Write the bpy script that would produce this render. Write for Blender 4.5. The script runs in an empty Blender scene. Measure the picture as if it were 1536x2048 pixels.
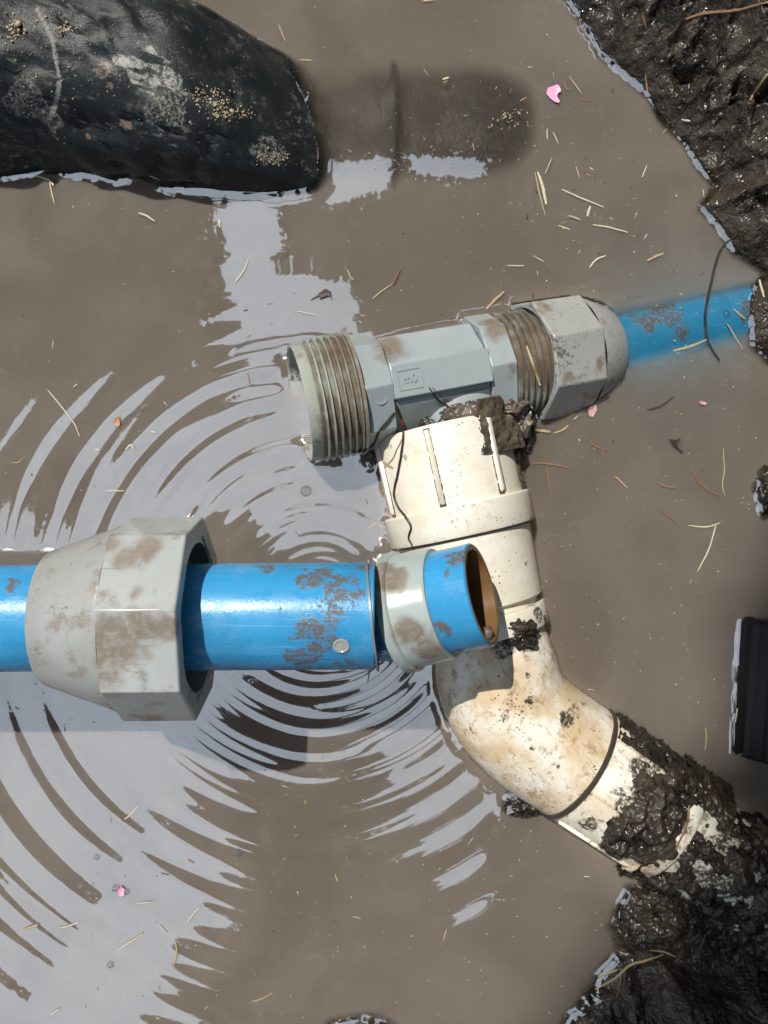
import bpy, bmesh, math, random
import numpy as np
from mathutils import Vector, Matrix, noise as mn
from mathutils.bvhtree import BVHTree
from mathutils.kdtree import KDTree

S = bpy.context.scene
COL = S.collection
R = math.radians
CAMH, F = 0.61, 1664.0

# ------------------------------------------------------------------ camera, sky, sun
cam_d = bpy.data.cameras.new('camera')
cam_d.sensor_fit = 'HORIZONTAL'; cam_d.sensor_width = 24.0; cam_d.lens = 26.0
cam_d.clip_start = 0.01; cam_d.clip_end = 400
cam = bpy.data.objects.new('camera', cam_d); COL.objects.link(cam)
cam.location = (0, 0, CAMH); cam.rotation_euler = (0, 0, 0)
S.camera = cam

SUNDIR = Vector((-0.33, 0.55, 1.0)).normalized()
sun_d = bpy.data.lights.new('sun', 'SUN')
sun_d.energy = 5.0; sun_d.angle = R(0.5); sun_d.color = (1.0, 0.96, 0.89)
sun = bpy.data.objects.new('sun', sun_d); COL.objects.link(sun)
sun.rotation_euler = SUNDIR.to_track_quat('Z', 'Y').to_euler()
sun.location = SUNDIR * 20

wd = bpy.data.worlds.new('World'); S.world = wd; wd.use_nodes = True
nt = wd.node_tree; nt.nodes.clear()
sky = nt.nodes.new('ShaderNodeTexSky'); sky.sky_type = 'NISHITA'; sky.sun_disc = False
sky.sun_elevation = math.asin(SUNDIR.z); sky.sun_rotation = math.atan2(SUNDIR.x, SUNDIR.y)
tc = nt.nodes.new('ShaderNodeTexCoord')
cn = nt.nodes.new('ShaderNodeTexNoise'); cn.inputs['Scale'].default_value = 2.2; cn.inputs['Detail'].default_value = 5
rp = nt.nodes.new('ShaderNodeValToRGB')
rp.color_ramp.elements[0].position = 0.25; rp.color_ramp.elements[0].color = (0.62, 0.62, 0.62, 1)
rp.color_ramp.elements[1].position = 0.75; rp.color_ramp.elements[1].color = (1, 1, 1, 1)
mxc = nt.nodes.new('ShaderNodeMix'); mxc.data_type = 'RGBA'
mxc.inputs[7].default_value = (12.4, 14.2, 16.6, 1)      # bright thin white cloud over the blue
bg = nt.nodes.new('ShaderNodeBackground'); bg.inputs['Strength'].default_value = 0.10
out = nt.nodes.new('ShaderNodeOutputWorld')
nt.links.new(tc.outputs['Generated'], cn.inputs['Vector'])
nt.links.new(cn.outputs['Fac'], rp.inputs['Fac'])
nt.links.new(rp.outputs['Color'], mxc.inputs[0])
nt.links.new(sky.outputs['Color'], mxc.inputs[6])
nt.links.new(mxc.outputs[2], bg.inputs['Color'])
nt.links.new(bg.outputs[0], out.inputs['Surface'])

S.view_settings.view_transform = 'Standard'; S.view_settings.look = 'None'
S.view_settings.exposure = 0.0; S.view_settings.gamma = 1.0; S.view_settings.use_curve_mapping = False
S.render.engine = 'CYCLES'
S.cycles.use_denoising = True
S.cycles.max_bounces = 8; S.cycles.diffuse_bounces = 3; S.cycles.transparent_max_bounces = 12
S.cycles.caustics_reflective = False; S.cycles.caustics_refractive = False
S.cycles.sample_clamp_indirect = 6.0

# ------------------------------------------------------------------ helpers
def W(px, py, z=0.0):
    k = (CAMH - z) / F
    return Vector(((px - 768) * k, (1024 - py) * k, z))

def tag(o, label=None, cat=None, group=None, kind=None):
    if label: o['label'] = label
    if cat: o['category'] = cat
    if group: o['group'] = group
    if kind: o['kind'] = kind
    return o

def empty(name, loc, label, cat, group=None):
    o = bpy.data.objects.new(name, None); COL.objects.link(o)
    o.location = loc; o.empty_display_size = 0.02
    return tag(o, label, cat, group)

def mk(name, verts, faces, mat, parent=None, sharp=35, org=None):
    org = Vector(parent.location) if parent is not None and parent.type == 'EMPTY' else (Vector(org) if org is not None else None)
    if parent is not None and parent.type != 'EMPTY':
        org = Vector(parent.get('_org', (0, 0, 0)))
    me = bpy.data.meshes.new(name)
    o0 = org if org is not None else Vector((0, 0, 0))
    me.from_pydata([tuple(Vector(v) - o0) for v in verts], [], faces)
    me.update()
    me.polygons.foreach_set('use_smooth', [True] * len(me.polygons))
    if sharp: me.set_sharp_from_angle(angle=R(sharp))
    me.materials.append(mat)
    o = bpy.data.objects.new(name, me); COL.objects.link(o)
    if parent is not None: o.parent = parent
    else: o.location = o0
    return o

def bevel(o, w=0.0008, seg=2):
    m = o.modifiers.new('bevel', 'BEVEL'); m.width = w; m.segments = seg; m.limit_method = 'ANGLE'; m.angle_limit = R(30)
    m.harden_normals = False
    return o

def basis(A, up=Vector((0, 0, 1))):
    A = Vector(A).normalized()
    U = (Vector(up) - A * Vector(up).dot(A)).normalized()
    V = A.cross(U)
    return A, U, V

def lathe(O, A, prof, n=64, phase=0.0, loop=False, caps=False, up=Vector((0, 0, 1)), rfun=None, th0=None, th1=None):
    """prof: (s, r) pairs; angle 0 points along up"""
    A, U, V = basis(A, up); O = Vector(O)
    full = th0 is None
    nn = n if full else n + 1
    verts, faces = [], []
    for (s, r) in prof:
        for i in range(nn):
            t = (2 * math.pi * i / n + phase) if full else (th0 + (th1 - th0) * i / n)
            rr = rfun(s, r, t) if rfun else r
            verts.append(O + A * s + (U * math.cos(t) + V * math.sin(t)) * rr)
    m = len(prof)
    for j in range(m if loop else m - 1):
        k = (j + 1) % m
        for i in range(n):
            i2 = (i + 1) % n if full else i + 1
            faces.append((j * nn + i, j * nn + i2, k * nn + i2, k * nn + i))
    if caps:
        faces.append(tuple(range(nn - 1, -1, -1)) if True else None)
        faces.append(tuple((m - 1) * nn + i for i in range(nn)))
    return verts, faces

def spline(pts, n):
    """Catmull-Rom through Vectors of any length -> n samples"""
    P = [np.array(p, float) for p in pts]
    P = [2 * P[0] - P[1]] + P + [2 * P[-1] - P[-2]]
    res = []
    segs = len(P) - 3
    for k in range(n):
        u = k / (n - 1) * segs
        i = min(int(u), segs - 1); t = u - i
        a, b, c, d = P[i:i + 4]
        res.append(0.5 * ((2 * b) + (-a + c) * t + (2 * a - 5 * b + 4 * c - d) * t * t + (-a + 3 * b - 3 * c + d) * t ** 3))
    return res

def sweep(path, radii, n=10, caps=True, up=(0, 0, 1), flat=1.0, jitter=0.0, rng=None):
    path = [Vector(p) for p in path]
    verts, faces = [], []
    U = None
    for i, p in enumerate(path):
        a = path[max(i - 1, 0)]; b = path[min(i + 1, len(path) - 1)]
        T = (b - a).normalized()
        if U is None:
            u0 = Vector(up)
            if abs(u0.dot(T)) > 0.95: u0 = Vector((0, 1, 0))
            U = (u0 - T * u0.dot(T)).normalized()
        else: U = (U - T * U.dot(T)).normalized()
        V = T.cross(U)
        r = radii[i] if hasattr(radii, '__len__') else radii
        for k in range(n):
            t = 2 * math.pi * k / n
            q = r * (1 + (rng.uniform(-jitter, jitter) if rng else 0))
            verts.append(p + (U * math.cos(t) * flat + V * math.sin(t)) * q)
    for i in range(len(path) - 1):
        for k in range(n):
            k2 = (k + 1) % n
            faces.append((i * n + k, i * n + k2, (i + 1) * n + k2, (i + 1) * n + k))
    if caps:
        faces.append(tuple(range(n - 1, -1, -1)))
        faces.append(tuple((len(path) - 1) * n + k for k in range(n)))
    return verts, faces

def fbm(p, sc, oct=4):
    return mn.fractal(Vector(p) * sc, 0.8, 2.0, oct)

# ------------------------------------------------------------------ shader helper
class Sh:
    def __init__(s, name):
        s.m = bpy.data.materials.new(name); s.m.use_nodes = True
        s.t = s.m.node_tree; s.t.nodes.clear()
        s.geo = s.n('ShaderNodeNewGeometry')
        s.pos = s.geo.outputs['Position']
    def n(s, k, **kw):
        x = s.t.nodes.new(k)
        for a, b in kw.items(): setattr(x, a, b)
        return x
    def put(s, sock, v):
        if isinstance(v, bpy.types.NodeSocket): s.t.links.new(v, sock)
        elif v is not None:
            if sock.type == 'RGBA' and len(v) == 3: v = (*v, 1)
            sock.default_value = v
    def noise(s, scale, detail=4, rough=0.55, vec=None, dist=0.0, off=None):
        x = s.n('ShaderNodeTexNoise')
        v = vec if vec is not None else s.pos
        if off is not None: v = s.vmath('ADD', v, off)
        s.put(x.inputs['Vector'], v); x.inputs['Scale'].default_value = scale
        x.inputs['Detail'].default_value = detail; x.inputs['Roughness'].default_value = rough
        x.inputs['Distortion'].default_value = dist
        return x.outputs['Fac']
    def vor(s, scale, vec=None, feature='F1', out='Distance'):
        x = s.n('ShaderNodeTexVoronoi', feature=feature)
        s.put(x.inputs['Vector'], vec if vec is not None else s.pos); x.inputs['Scale'].default_value = scale
        return x.outputs[out]
    def vmath(s, op, a, b):
        x = s.n('ShaderNodeVectorMath', operation=op)
        s.put(x.inputs[0], a); s.put(x.inputs[1], b)
        return x.outputs['Value'] if op in ('LENGTH', 'DISTANCE', 'DOT_PRODUCT') else x.outputs['Vector']
    def math(s, op, a, b=None, c=None, clamp=False):
        x = s.n('ShaderNodeMath', operation=op, use_clamp=clamp)
        s.put(x.inputs[0], a)
        if b is not None: s.put(x.inputs[1], b)
        if c is not None: s.put(x.inputs[2], c)
        return x.outputs[0]
    def step(s, v, a, b, lo=0.0, hi=1.0):
        x = s.n('ShaderNodeMapRange', interpolation_type='SMOOTHSTEP')
        s.put(x.inputs['Value'], v)
        x.inputs['From Min'].default_value = a; x.inputs['From Max'].default_value = b
        x.inputs['To Min'].default_value = lo; x.inputs['To Max'].default_value = hi
        return x.outputs[0]
    def mix(s, f, a, b):
        x = s.n('ShaderNodeMix', data_type='RGBA')
        s.put(x.inputs[0], f); s.put(x.inputs[6], a); s.put(x.inputs[7], b)
        return x.outputs[2]
    def mixf(s, f, a, b):
        x = s.n('ShaderNodeMix', data_type='FLOAT')
        s.put(x.inputs[0], f); s.put(x.inputs[2], a); s.put(x.inputs[3], b)
        return x.outputs[0]
    def bump(s, h, strength=0.3, dist=0.001):
        x = s.n('ShaderNodeBump'); x.inputs['Strength'].default_value = strength
        x.inputs['Distance'].default_value = dist
        s.put(x.inputs['Height'], h)
        return x.outputs['Normal']
    def blobs(s, pts, sc=60, amp=0.9, off=(0, 0, 0), soft=False):
        """irregular stains and painted shade round world points (x, y, z, radius)"""
        nz = s.math('MULTIPLY', s.math('SUBTRACT', s.noise(sc, 5, 0.6, off=off), 0.5), amp * 2.4)
        if soft: pts = [(x, y, z, r * 1.35) for (x, y, z, r) in pts]
        res = None
        for (x, y, z, r) in pts:
            d = s.math('DIVIDE', s.vmath('DISTANCE', s.pos, (x, y, z)), r)
            res = d if res is None else s.math('SMOOTH_MIN', res, d, 0.3)
        m = s.step(s.math('ADD', res, nz), 0.55 if soft else 0.8, 1.30 if soft else 1.1, 1.0, 0.0)
        if soft:
            br = s.step(s.math('ADD', s.noise(230, 5, 0.7, off=(1, off[1], 0)), s.math('MULTIPLY', s.noise(60, 3, 0.6, off=(2, 0, 1)), 0.6)), 0.45, 0.85, 0.35, 1.0)
            m = s.math('MULTIPLY', m, br)
        else:
            br = s.step(s.math('ADD', s.noise(420, 4, 0.75, off=off), s.math('MULTIPLY', s.noise(120, 3, 0.6, off=(6, 1, 0)), 0.5)), 0.62, 0.80, 0.12, 1.0)
            m = s.math('MULTIPLY', m, br)
        return m
    def stretch(s, A, k=0.15):
        """coordinates squeezed along world direction A so grain runs along it"""
        A = Vector(A).normalized()
        mp = s.n('ShaderNodeMapping')
        q = A.to_track_quat('X', 'Z').inverted().to_euler()
        mp.inputs['Rotation'].default_value = q
        s.put(mp.inputs['Vector'], s.pos)
        return s.vmath('MULTIPLY', mp.outputs[0], (k, 1, 1))
    def done(s, color, rough=0.5, normal=None, spec=0.5, metal=0.0, coat=0.0, sss=0.0, ior=1.5, alpha=None):
        p = s.n('ShaderNodeBsdfPrincipled')
        s.put(p.inputs['Base Color'], color); s.put(p.inputs['Roughness'], rough)
        s.put(p.inputs['Specular IOR Level'], spec); p.inputs['Metallic'].default_value = metal
        p.inputs['IOR'].default_value = ior
        s.put(p.inputs['Coat Weight'], coat); p.inputs['Coat Roughness'].default_value = 0.08
        if normal is not None: s.put(p.inputs['Normal'], normal)
        if sss:
            p.inputs['Subsurface Weight'].default_value = sss
            p.inputs['Subsurface Radius'].default_value = (0.004, 0.003, 0.002)
            p.inputs['Subsurface Scale'].default_value = 1.0
        o = s.n('ShaderNodeOutputMaterial'); s.t.links.new(p.outputs[0], o.inputs[0])
        return s.m

MUDFILM = (0.165, 0.120, 0.085)
def mat_grey_plastic(name, base, film_pts=(), film=0.5, speck=0.5, grain=None, rough=0.34, off=(0, 0, 0)):
    s = Sh(name)
    big = s.noise(38, 6, 0.62, off=off)
    fine = s.noise(420, 4, 0.7, off=off)
    c = s.mix(s.step(s.noise(14, 3, 0.5, off=off), 0.3, 0.7), base, tuple(v * 0.86 for v in base))
    f1 = s.step(s.math('ADD', big, s.math('MULTIPLY', fine, 0.16)), 0.735 - 0.20 * film, 0.87 - 0.20 * film)
    if film_pts:
        f1 = s.math('MAXIMUM', s.math('MULTIPLY', f1, 0.8), s.math('MULTIPLY', s.blobs(film_pts, 55, 0.9, off, True), 0.92))
    c = s.mix(f1, c, s.mix(fine, (0.12, 0.090, 0.064), (0.24, 0.19, 0.14)))
    sp = s.step(s.math('ADD', s.noise(300, 4, 0.7, off=off), s.math('MULTIPLY', s.noise(45, 3, 0.6, off=(1, 7, 2)), 0.7)), 0.99 + 0.3 * (1 - speck), 1.05 + 0.3 * (1 - speck))
    c = s.mix(s.math('MULTIPLY', sp, 0.75), c, (0.075, 0.06, 0.048))
    # scuffs along the grain
    if grain is not None:
        g = s.noise(700, 3, 0.6, vec=s.stretch(grain, 0.04))
        sc = s.math('MULTIPLY', s.step(g, 0.56, 0.68), s.step(s.noise(60, 3, 0.6, off=(3, 1, 2)), 0.45, 0.65))
        c = s.mix(s.math('MULTIPLY', sc, 0.5), c, (0.13, 0.12, 0.11))
    rr = s.mixf(f1, rough, 0.62)
    rr = s.mixf(s.step(s.noise(25, 3, 0.5, off=(5, 5, 5)), 0.45, 0.6), rr, rough * 0.55)
    nb = s.bump(s.math('ADD', s.math('MULTIPLY', fine, 0.5), s.math('MULTIPLY', f1, 0.5)), 0.35, 0.0004)
    return s.done(c, rr, nb, spec=0.5)

def groove_grime(m, O, A, r0, r1):
    t = m.node_tree; s = Sh.__new__(Sh); s.m = m; s.t = t
    s.geo = t.nodes.new('ShaderNodeNewGeometry'); s.pos = s.geo.outputs['Position']
    p = [n_ for n_ in t.nodes if n_.type == 'BSDF_PRINCIPLED'][0]
    src = p.inputs['Base Color'].links[0].from_socket
    d = s.vmath('SUBTRACT', s.pos, tuple(O))
    al = s.vmath('DOT_PRODUCT', d, tuple(A))
    sc = s.n('ShaderNodeVectorMath', operation='SCALE'); s.put(sc.inputs[0], tuple(A)); s.put(sc.inputs['Scale'], al)
    r = s.vmath('LENGTH', s.vmath('SUBTRACT', d, sc.outputs[0]), (0, 0, 0))
    r = s.math('ADD', r, s.math('MULTIPLY', s.math('SUBTRACT', s.noise(160, 5, 0.65), 0.5), 0.0045))
    g = s.step(r, r0, r1, 0.9, 0.0)
    g = s.math('MULTIPLY', g, s.step(al, -0.1045, -0.1025))
    g = s.math('MULTIPLY', g, s.step(s.noise(45, 4, 0.6, off=(1, 2, 8)), 0.36, 0.56, 0.45, 1.0))
    c = s.mix(g, src, s.mix(s.noise(400, 3), (0.055, 0.042, 0.03), (0.15, 0.115, 0.075)))
    t.links.new(c, p.inputs['Base Color'])
def mat_blue(name, pts=(), dirt=0.4, off=(0, 0, 0), A=(1, 0, 0), film_hi=0.0):
    s = Sh(name)
    fine = s.noise(500, 4, 0.7, off=off)
    mid = s.noise(110, 6, 0.65, off=off)
    c = s.mix(s.step(s.noise(20, 3, 0.5, off=off), 0.35, 0.65), (0.023, 0.220, 0.435), (0.032, 0.265, 0.52))
    haze = s.step(s.noise(55, 5, 0.6, off=(2, 2, 2)), 0.50, 0.78, 0, 0.35)
    c = s.mix(haze, c, (0.16, 0.36, 0.55))
    m = s.step(s.math('ADD', mid, s.math('MULTIPLY', fine, 0.25)), 0.86 - 0.18 * dirt, 0.93 - 0.18 * dirt)
    if pts:
        m = s.math('MAXIMUM', m, s.blobs(pts, 130, 1.5, off))
    c = s.mix(s.math('MULTIPLY', m, 0.92), c, s.mix(fine, (0.055, 0.046, 0.038), (0.145, 0.11, 0.08)))
    st = s.step(s.noise(900, 2, 0.5, vec=s.stretch(A, 0.03)), 0.66, 0.72)
    c = s.mix(s.math('MULTIPLY', st, 0.35), c, (0.20, 0.42, 0.62))
    rr = s.mixf(m, s.mixf(s.step(mid, 0.4, 0.6), 0.24, 0.36), 0.6)
    nb = s.bump(s.math('ADD', fine, m), 0.30, 0.0004)
    return s.done(c, rr, nb, spec=0.5)

def mat_mud(name='wet_black_mud', c1=(0.016, 0.0125, 0.0095), c2=(0.056, 0.043, 0.031), bs=1.0, rough=0.10):
    s = Sh(name)
    a = s.noise(36, 5, 0.5, dist=0.4); b = s.noise(170, 2, 0.5, dist=0.5); f_ = s.noise(480, 2, 0.5); v = s.vor(120, feature='SMOOTH_F1')
    c = s.mix(s.step(s.math('ADD', a, s.math('MULTIPLY', s.noise(300, 4, 0.6), 0.3)), 0.50, 0.85), c1, c2)
    c = s.mix(s.math('MULTIPLY', s.step(s.noise(800, 3, 0.6), 0.60, 0.72), 0.5), c, (0.105, 0.085, 0.062))
    h = s.math('ADD', s.math('MULTIPLY', a, 1.5), s.math('ADD', s.math('MULTIPLY', b, 0.55), s.math('ADD', s.math('MULTIPLY', v, -0.45), s.math('MULTIPLY', f_, 0.13))))
    rr = s.mixf(s.step(s.noise(70, 4, 0.6, off=(3, 0, 0)), 0.42, 0.60), rough, rough + 0.25)
    return s.done(c, rr, s.bump(h, 1.0 * bs, 0.0050), spec=0.42)

M = {}
M['mud'] = mat_mud()
M['mud_shade_film'] = mat_mud('wet_mud_shade_film', (0.045, 0.036, 0.028), (0.13, 0.10, 0.075), 0.6, 0.18)  # mud; also paints shade on the coupling's flank and beside its ribs

# ------------------------------------------------------------------ land / water layout (world xy, from the waterline seen in the photo)
LAND = [(1120, -260), (1142, 0), (1160, 30), (1205, 105), (1245, 142), (1300, 190), (1325, 235), (1372, 282), (1400, 330), (1428, 372),
        (1408, 420), (1438, 455), (1470, 500), (1500, 520), (1540, 545), (1515, 575), (1500, 615), (1508, 660), (1506, 690), (1545, 722),
        (1640, 800), (1700, 1000), (1640, 1250), (1640, 1560), (1620, 1660), (1580, 1760),
        (1440, 1815), (1310, 1778), (1262, 1790), (1240, 1820), (1230, 1852), (1244, 1890), (1258, 1902), (1215, 1945), (1180, 1985),
        (1120, 2080), (1040, 2400), (2800, 2400), (2800, -260)]
LANDW = np.array([tuple(W(x, y))[:2] for x, y in LAND])
def poly_sd(P, poly):
    """signed distance, positive inside"""
    x, y = P[:, 0], P[:, 1]
    d = np.full(len(P), 1e9); ins = np.zeros(len(P), bool)
    n = len(poly)
    for i in range(n):
        a = poly[i]; b = poly[(i + 1) % n]
        e = b - a; w = P - a
        t = np.clip((w @ e) / max(e @ e, 1e-12), 0, 1)
        q = w - t[:, None] * e
        d = np.minimum(d, (q ** 2).sum(1))
        c = ((a[1] > y) != (b[1] > y))
        with np.errstate(divide='ignore', invalid='ignore'):
            xx = (b[0] - a[0]) * (y - a[1]) / (b[1] - a[1] + 1e-15) + a[0]
        ins ^= c & (x < xx)
    d = np.sqrt(d)
    return np.where(ins, d, -d)

# cheap vectorised value noise
_rs = np.random.RandomState(7); _tab = _rs.rand(256, 256)
def vnoise(x, y):
    xi = np.floor(x).astype(int); yi = np.floor(y).astype(int)
    fx = x - xi; fy = y - yi
    fx = fx * fx * (3 - 2 * fx); fy = fy * fy * (3 - 2 * fy)
    g = lambda i, j: _tab[i & 255, j & 255]
    return (g(xi, yi) * (1 - fx) + g(xi + 1, yi) * fx) * (1 - fy) + (g(xi, yi + 1) * (1 - fx) + g(xi + 1, yi + 1) * fx) * fy
def vfbm(x, y, sc, octv=5, gain=0.55, ridge=False):
    s = 0; a = 1; t = 0
    for k in range(octv):
        c, sn = math.cos(1.1 * k), math.sin(1.1 * k)
        v = vnoise((x * c - y * sn) * sc + 17 * k + 50, (x * sn + y * c) * sc + 31 * k + 90)
        if ridge: v = 1 - abs(2 * v - 1)
        s = s + a * v; t += a; a *= gain; sc *= 2.03
    return s / t

def sm(x, a, b):
    t = np.clip((x - a) / (b - a), 0, 1); return t * t * (3 - 2 * t)

def ground_h(X, Y):
    P = np.stack([X.ravel(), Y.ravel()], 1)
    sd = poly_sd(P, LANDW).reshape(X.shape)
    trench = np.maximum(np.maximum(-0.95 - X, X - 0.9), np.maximum(Y - 0.62, -0.80 - Y))   # outside the hole
    lower = sm(-Y, 0.12, 0.26)                      # bottom right bank slopes more gently
    up = np.where(sd > 0, (1.15 - 0.55 * lower) * sd, (1.5 - 0.6 * lower) * sd)
    h = np.minimum(up, 0.17 + 0.25 * sd)
    h = np.minimum(h, 0.34)
    h = h + np.where(sd > 0.13, 1.6 * (sd - 0.13), 0) * (X > 0.2)
    h = np.minimum(h, 0.40)
    h = np.maximum(h, -0.13)
    h2 = np.clip(trench * 2.2, -1, 0.34)
    h = np.maximum(h, h2)
    amp = 0.25 + 0.75 * sm(sd, -0.004, 0.02)
    n1 = vfbm(X, Y, 14, 3) - 0.5
    n2 = vfbm(X + 3, Y, 42, 3, 0.5, True) - 0.55
    n3 = vfbm(X, Y + 5, 150, 3, 0.5, False) - 0.5
    led = vfbm(X * 0.6 + Y * 0.8, Y * 0.6 - X * 0.8, 22, 3, 0.5, True)
    near = (np.abs(X) < 0.6) & (np.abs(Y) < 0.7)
    h = h + amp * np.where(near, 1, 0.6) * (n1 * 0.040 * sm(sd, 0.0, 0.05) + n2 * 0.022 + n3 * 0.0075 - 0.020 * sm(led, 0.72, 0.90) * sm(sd, 0.01, 0.03))
    c = W(1425, 1800)
    e = np.sqrt(((X - c.x) / 0.075) ** 2 + ((Y - c.y) / 0.052) ** 2)
    capz = 0.004 + 0.5 * n2 * 0.02 + 0.075 * np.maximum(e - 0.85, 0) * 1.2
    h = np.where(near, np.minimum(h, capz), h)
    # hollow washed out under the pipe end at lower right
    c = W(1412, 1862)
    e = np.sqrt(((X - c.x) / 0.046) ** 2 + ((Y - c.y - 0.002) / 0.034) ** 2)
    h = np.where(near, h * sm(e, 0.75, 1.1) + 0.006 * (1 - sm(e, 0.75, 1.1)), h)
    # drowned mound at the bottom edge
    c = W(722, 2082); e = np.sqrt(((X - c.x) / 0.040) ** 2 + ((Y - c.y) / 0.027) ** 2)
    mound = 0.008 - 0.020 * e ** 1.6 + 0.006 * (vfbm(X, Y, 70, 4) - 0.5)
    h = np.maximum(h, mound)
    return h

def axis_coords(lo, hi, step, outer, grow=1.35):
    a = list(np.arange(lo, hi + step / 2, step))
    s = step
    x = a[-1]
    while x < outer:
        s *= grow; x += s; a.append(x)
    s = step; x = a[0]; pre = []
    while x > -outer:
        s *= grow; x -= s; pre.append(x)
    return np.array(pre[::-1] + a)

def grid_mesh(name, X, Y, Z, mat):
    ny, nx = X.shape
    me = bpy.data.meshes.new(name)
    co = np.stack([X, Y, Z], -1).reshape(-1, 3).astype(np.float32)
    me.vertices.add(len(co)); me.vertices.foreach_set('co', co.ravel())
    idx = np.arange(nx * ny).reshape(ny, nx)
    q = np.stack([idx[:-1, :-1], idx[:-1, 1:], idx[1:, 1:], idx[1:, :-1]], -1).reshape(-1, 4)
    me.loops.add(q.size); me.loops.foreach_set('vertex_index', q.ravel().astype(np.int32))
    me.polygons.add(len(q))
    me.polygons.foreach_set('loop_start', np.arange(0, q.size, 4, dtype=np.int32))
    me.polygons.foreach_set('loop_total', np.full(len(q), 4, np.int32))
    me.update(calc_edges=True)
    me.polygons.foreach_set('use_smooth', np.ones(len(q), bool))
    me.materials.append(mat)
    o = bpy.data.objects.new(name, me); COL.objects.link(o)
    return o

# ------------------------------------------------------------------ ground
def nonuni(fine, coarse_step, lo, hi, outer):
    """coarse step with finer stretches [(a,b,step)]"""
    xs = [lo]
    while xs[-1] < hi:
        st = coarse_step
        for a, b, s_ in fine:
            if a <= xs[-1] <= b: st = min(st, s_)
        xs.append(xs[-1] + st)
    a = np.array(xs)
    st = coarse_step; x = a[-1]; post = []
    while x < outer: st *= 1.35; x += st; post.append(x)
    st = coarse_step; x = a[0]; pre = []
    while x > -outer: st *= 1.35; x -= st; pre.append(x)
    return np.concatenate([pre[::-1], a, post])
gx = nonuni([(0.09, 0.30, 0.0010)], 0.006, -1.1, 1.05, 60)
gy = nonuni([(-0.40, -0.24, 0.0011), (0.10, 0.39, 0.0010)], 0.005, -1.0, 0.85, 60)
GX, GY = np.meshgrid(gx, gy)
GZ = ground_h(GX, GY)
ground = grid_mesh('ground', GX, GY, GZ, M['mud'])
tag(ground, 'wet black lumpy mud bank rising from the muddy water', kind='structure')

# ------------------------------------------------------------------ added unseen tree: leaves and gaps laid out to shape reflections, sun and shade
SKY_GAPS = [
    [(120, 985), (150, 905), (290, 830), (430, 790), (560, 745), (640, 700), (790, 720), (800, 1000), (790, 1150), (760, 1330), (640, 1400), (560, 1385),
     (440, 1400), (410, 1480), (410, 1560), (425, 1700), (455, 1850), (440, 1900), (360, 1925), (295, 1995), (268, 2060), (250, 2300), (-200, 2300), (-200, 1900),
     (30, 1905), (100, 1950), (155, 1850), (45, 1700), (-10, 1640), (-70, 1450), (-120, 1380), (-160, 1000), (-20, 1000), (60, 1030), (90, 1090), (150, 1050)],
    [(380, 300), (530, 400), (560, 480), (530, 540), (610, 545), (700, 570), (712, 628), (620, 670), (560, 700), (480, 725), (420, 690), (478, 625), (448, 560),
     (468, 500), (440, 430), (360, 330)],
    [(600, 330), (770, 330), (770, 385), (640, 410), (560, 400)],
    [(815, 322), (900, 325), (965, 335), (960, 362), (880, 362), (830, 352)],
    [(690, 1490), (740, 1410), (860, 1330), (890, 1450), (965, 1580), (905, 1665), (840, 1685), (808, 1580), (765, 1565), (740, 1530)],
    [(885, 1720), (930, 1695), (925, 1712), (895, 1728)],
]
SKY_W = [np.array([tuple(W(x, y))[:2] for x, y in g]) for g in SKY_GAPS]
SUNLIT = [(-600, -500), (1800, -500), (1700, 900), (1560, 1100), (1440, 1280), (1390, 1480), (1440, 1620), (1440, 1740), (1340, 1800), (1240, 1880), (1140, 1960), (1040, 2120), (1000, 2600), (-600, 2600)]
SUN_W = np.array([tuple(W(x, y))[:2] for x, y in SUNLIT])
TZ = 6.0
rng = np.random.RandomState(3)
def leaf_points(n, ext, zlo, zhi, size, margin, band=None):
    p = np.stack([rng.uniform(-ext, ext, n), rng.uniform(-ext, ext, n), rng.uniform(zlo, zhi, n)], 1)
    k = 1 + p[:, 2] / CAMH
    q = p[:, :2] / k[:, None]
    keep = np.ones(n, bool)
    mk_ = (margin / k)
    near = np.zeros(n, bool)
    for g in SKY_W:
        d_ = poly_sd(q, g); keep &= d_ < -mk_
        if band: near |= d_ * k > -band
    if band: keep &= near
    keep &= (p[:, 0] > -5.7) | (np.abs(p[:, 1]) > 5.0)
    s = p[:, :2] - np.array([SUNDIR.x, SUNDIR.y]) / SUNDIR.z * p[:, 2:3]
    keep &= poly_sd(s, SUN_W) < -margin * 0.4
    return p[keep], size
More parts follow.
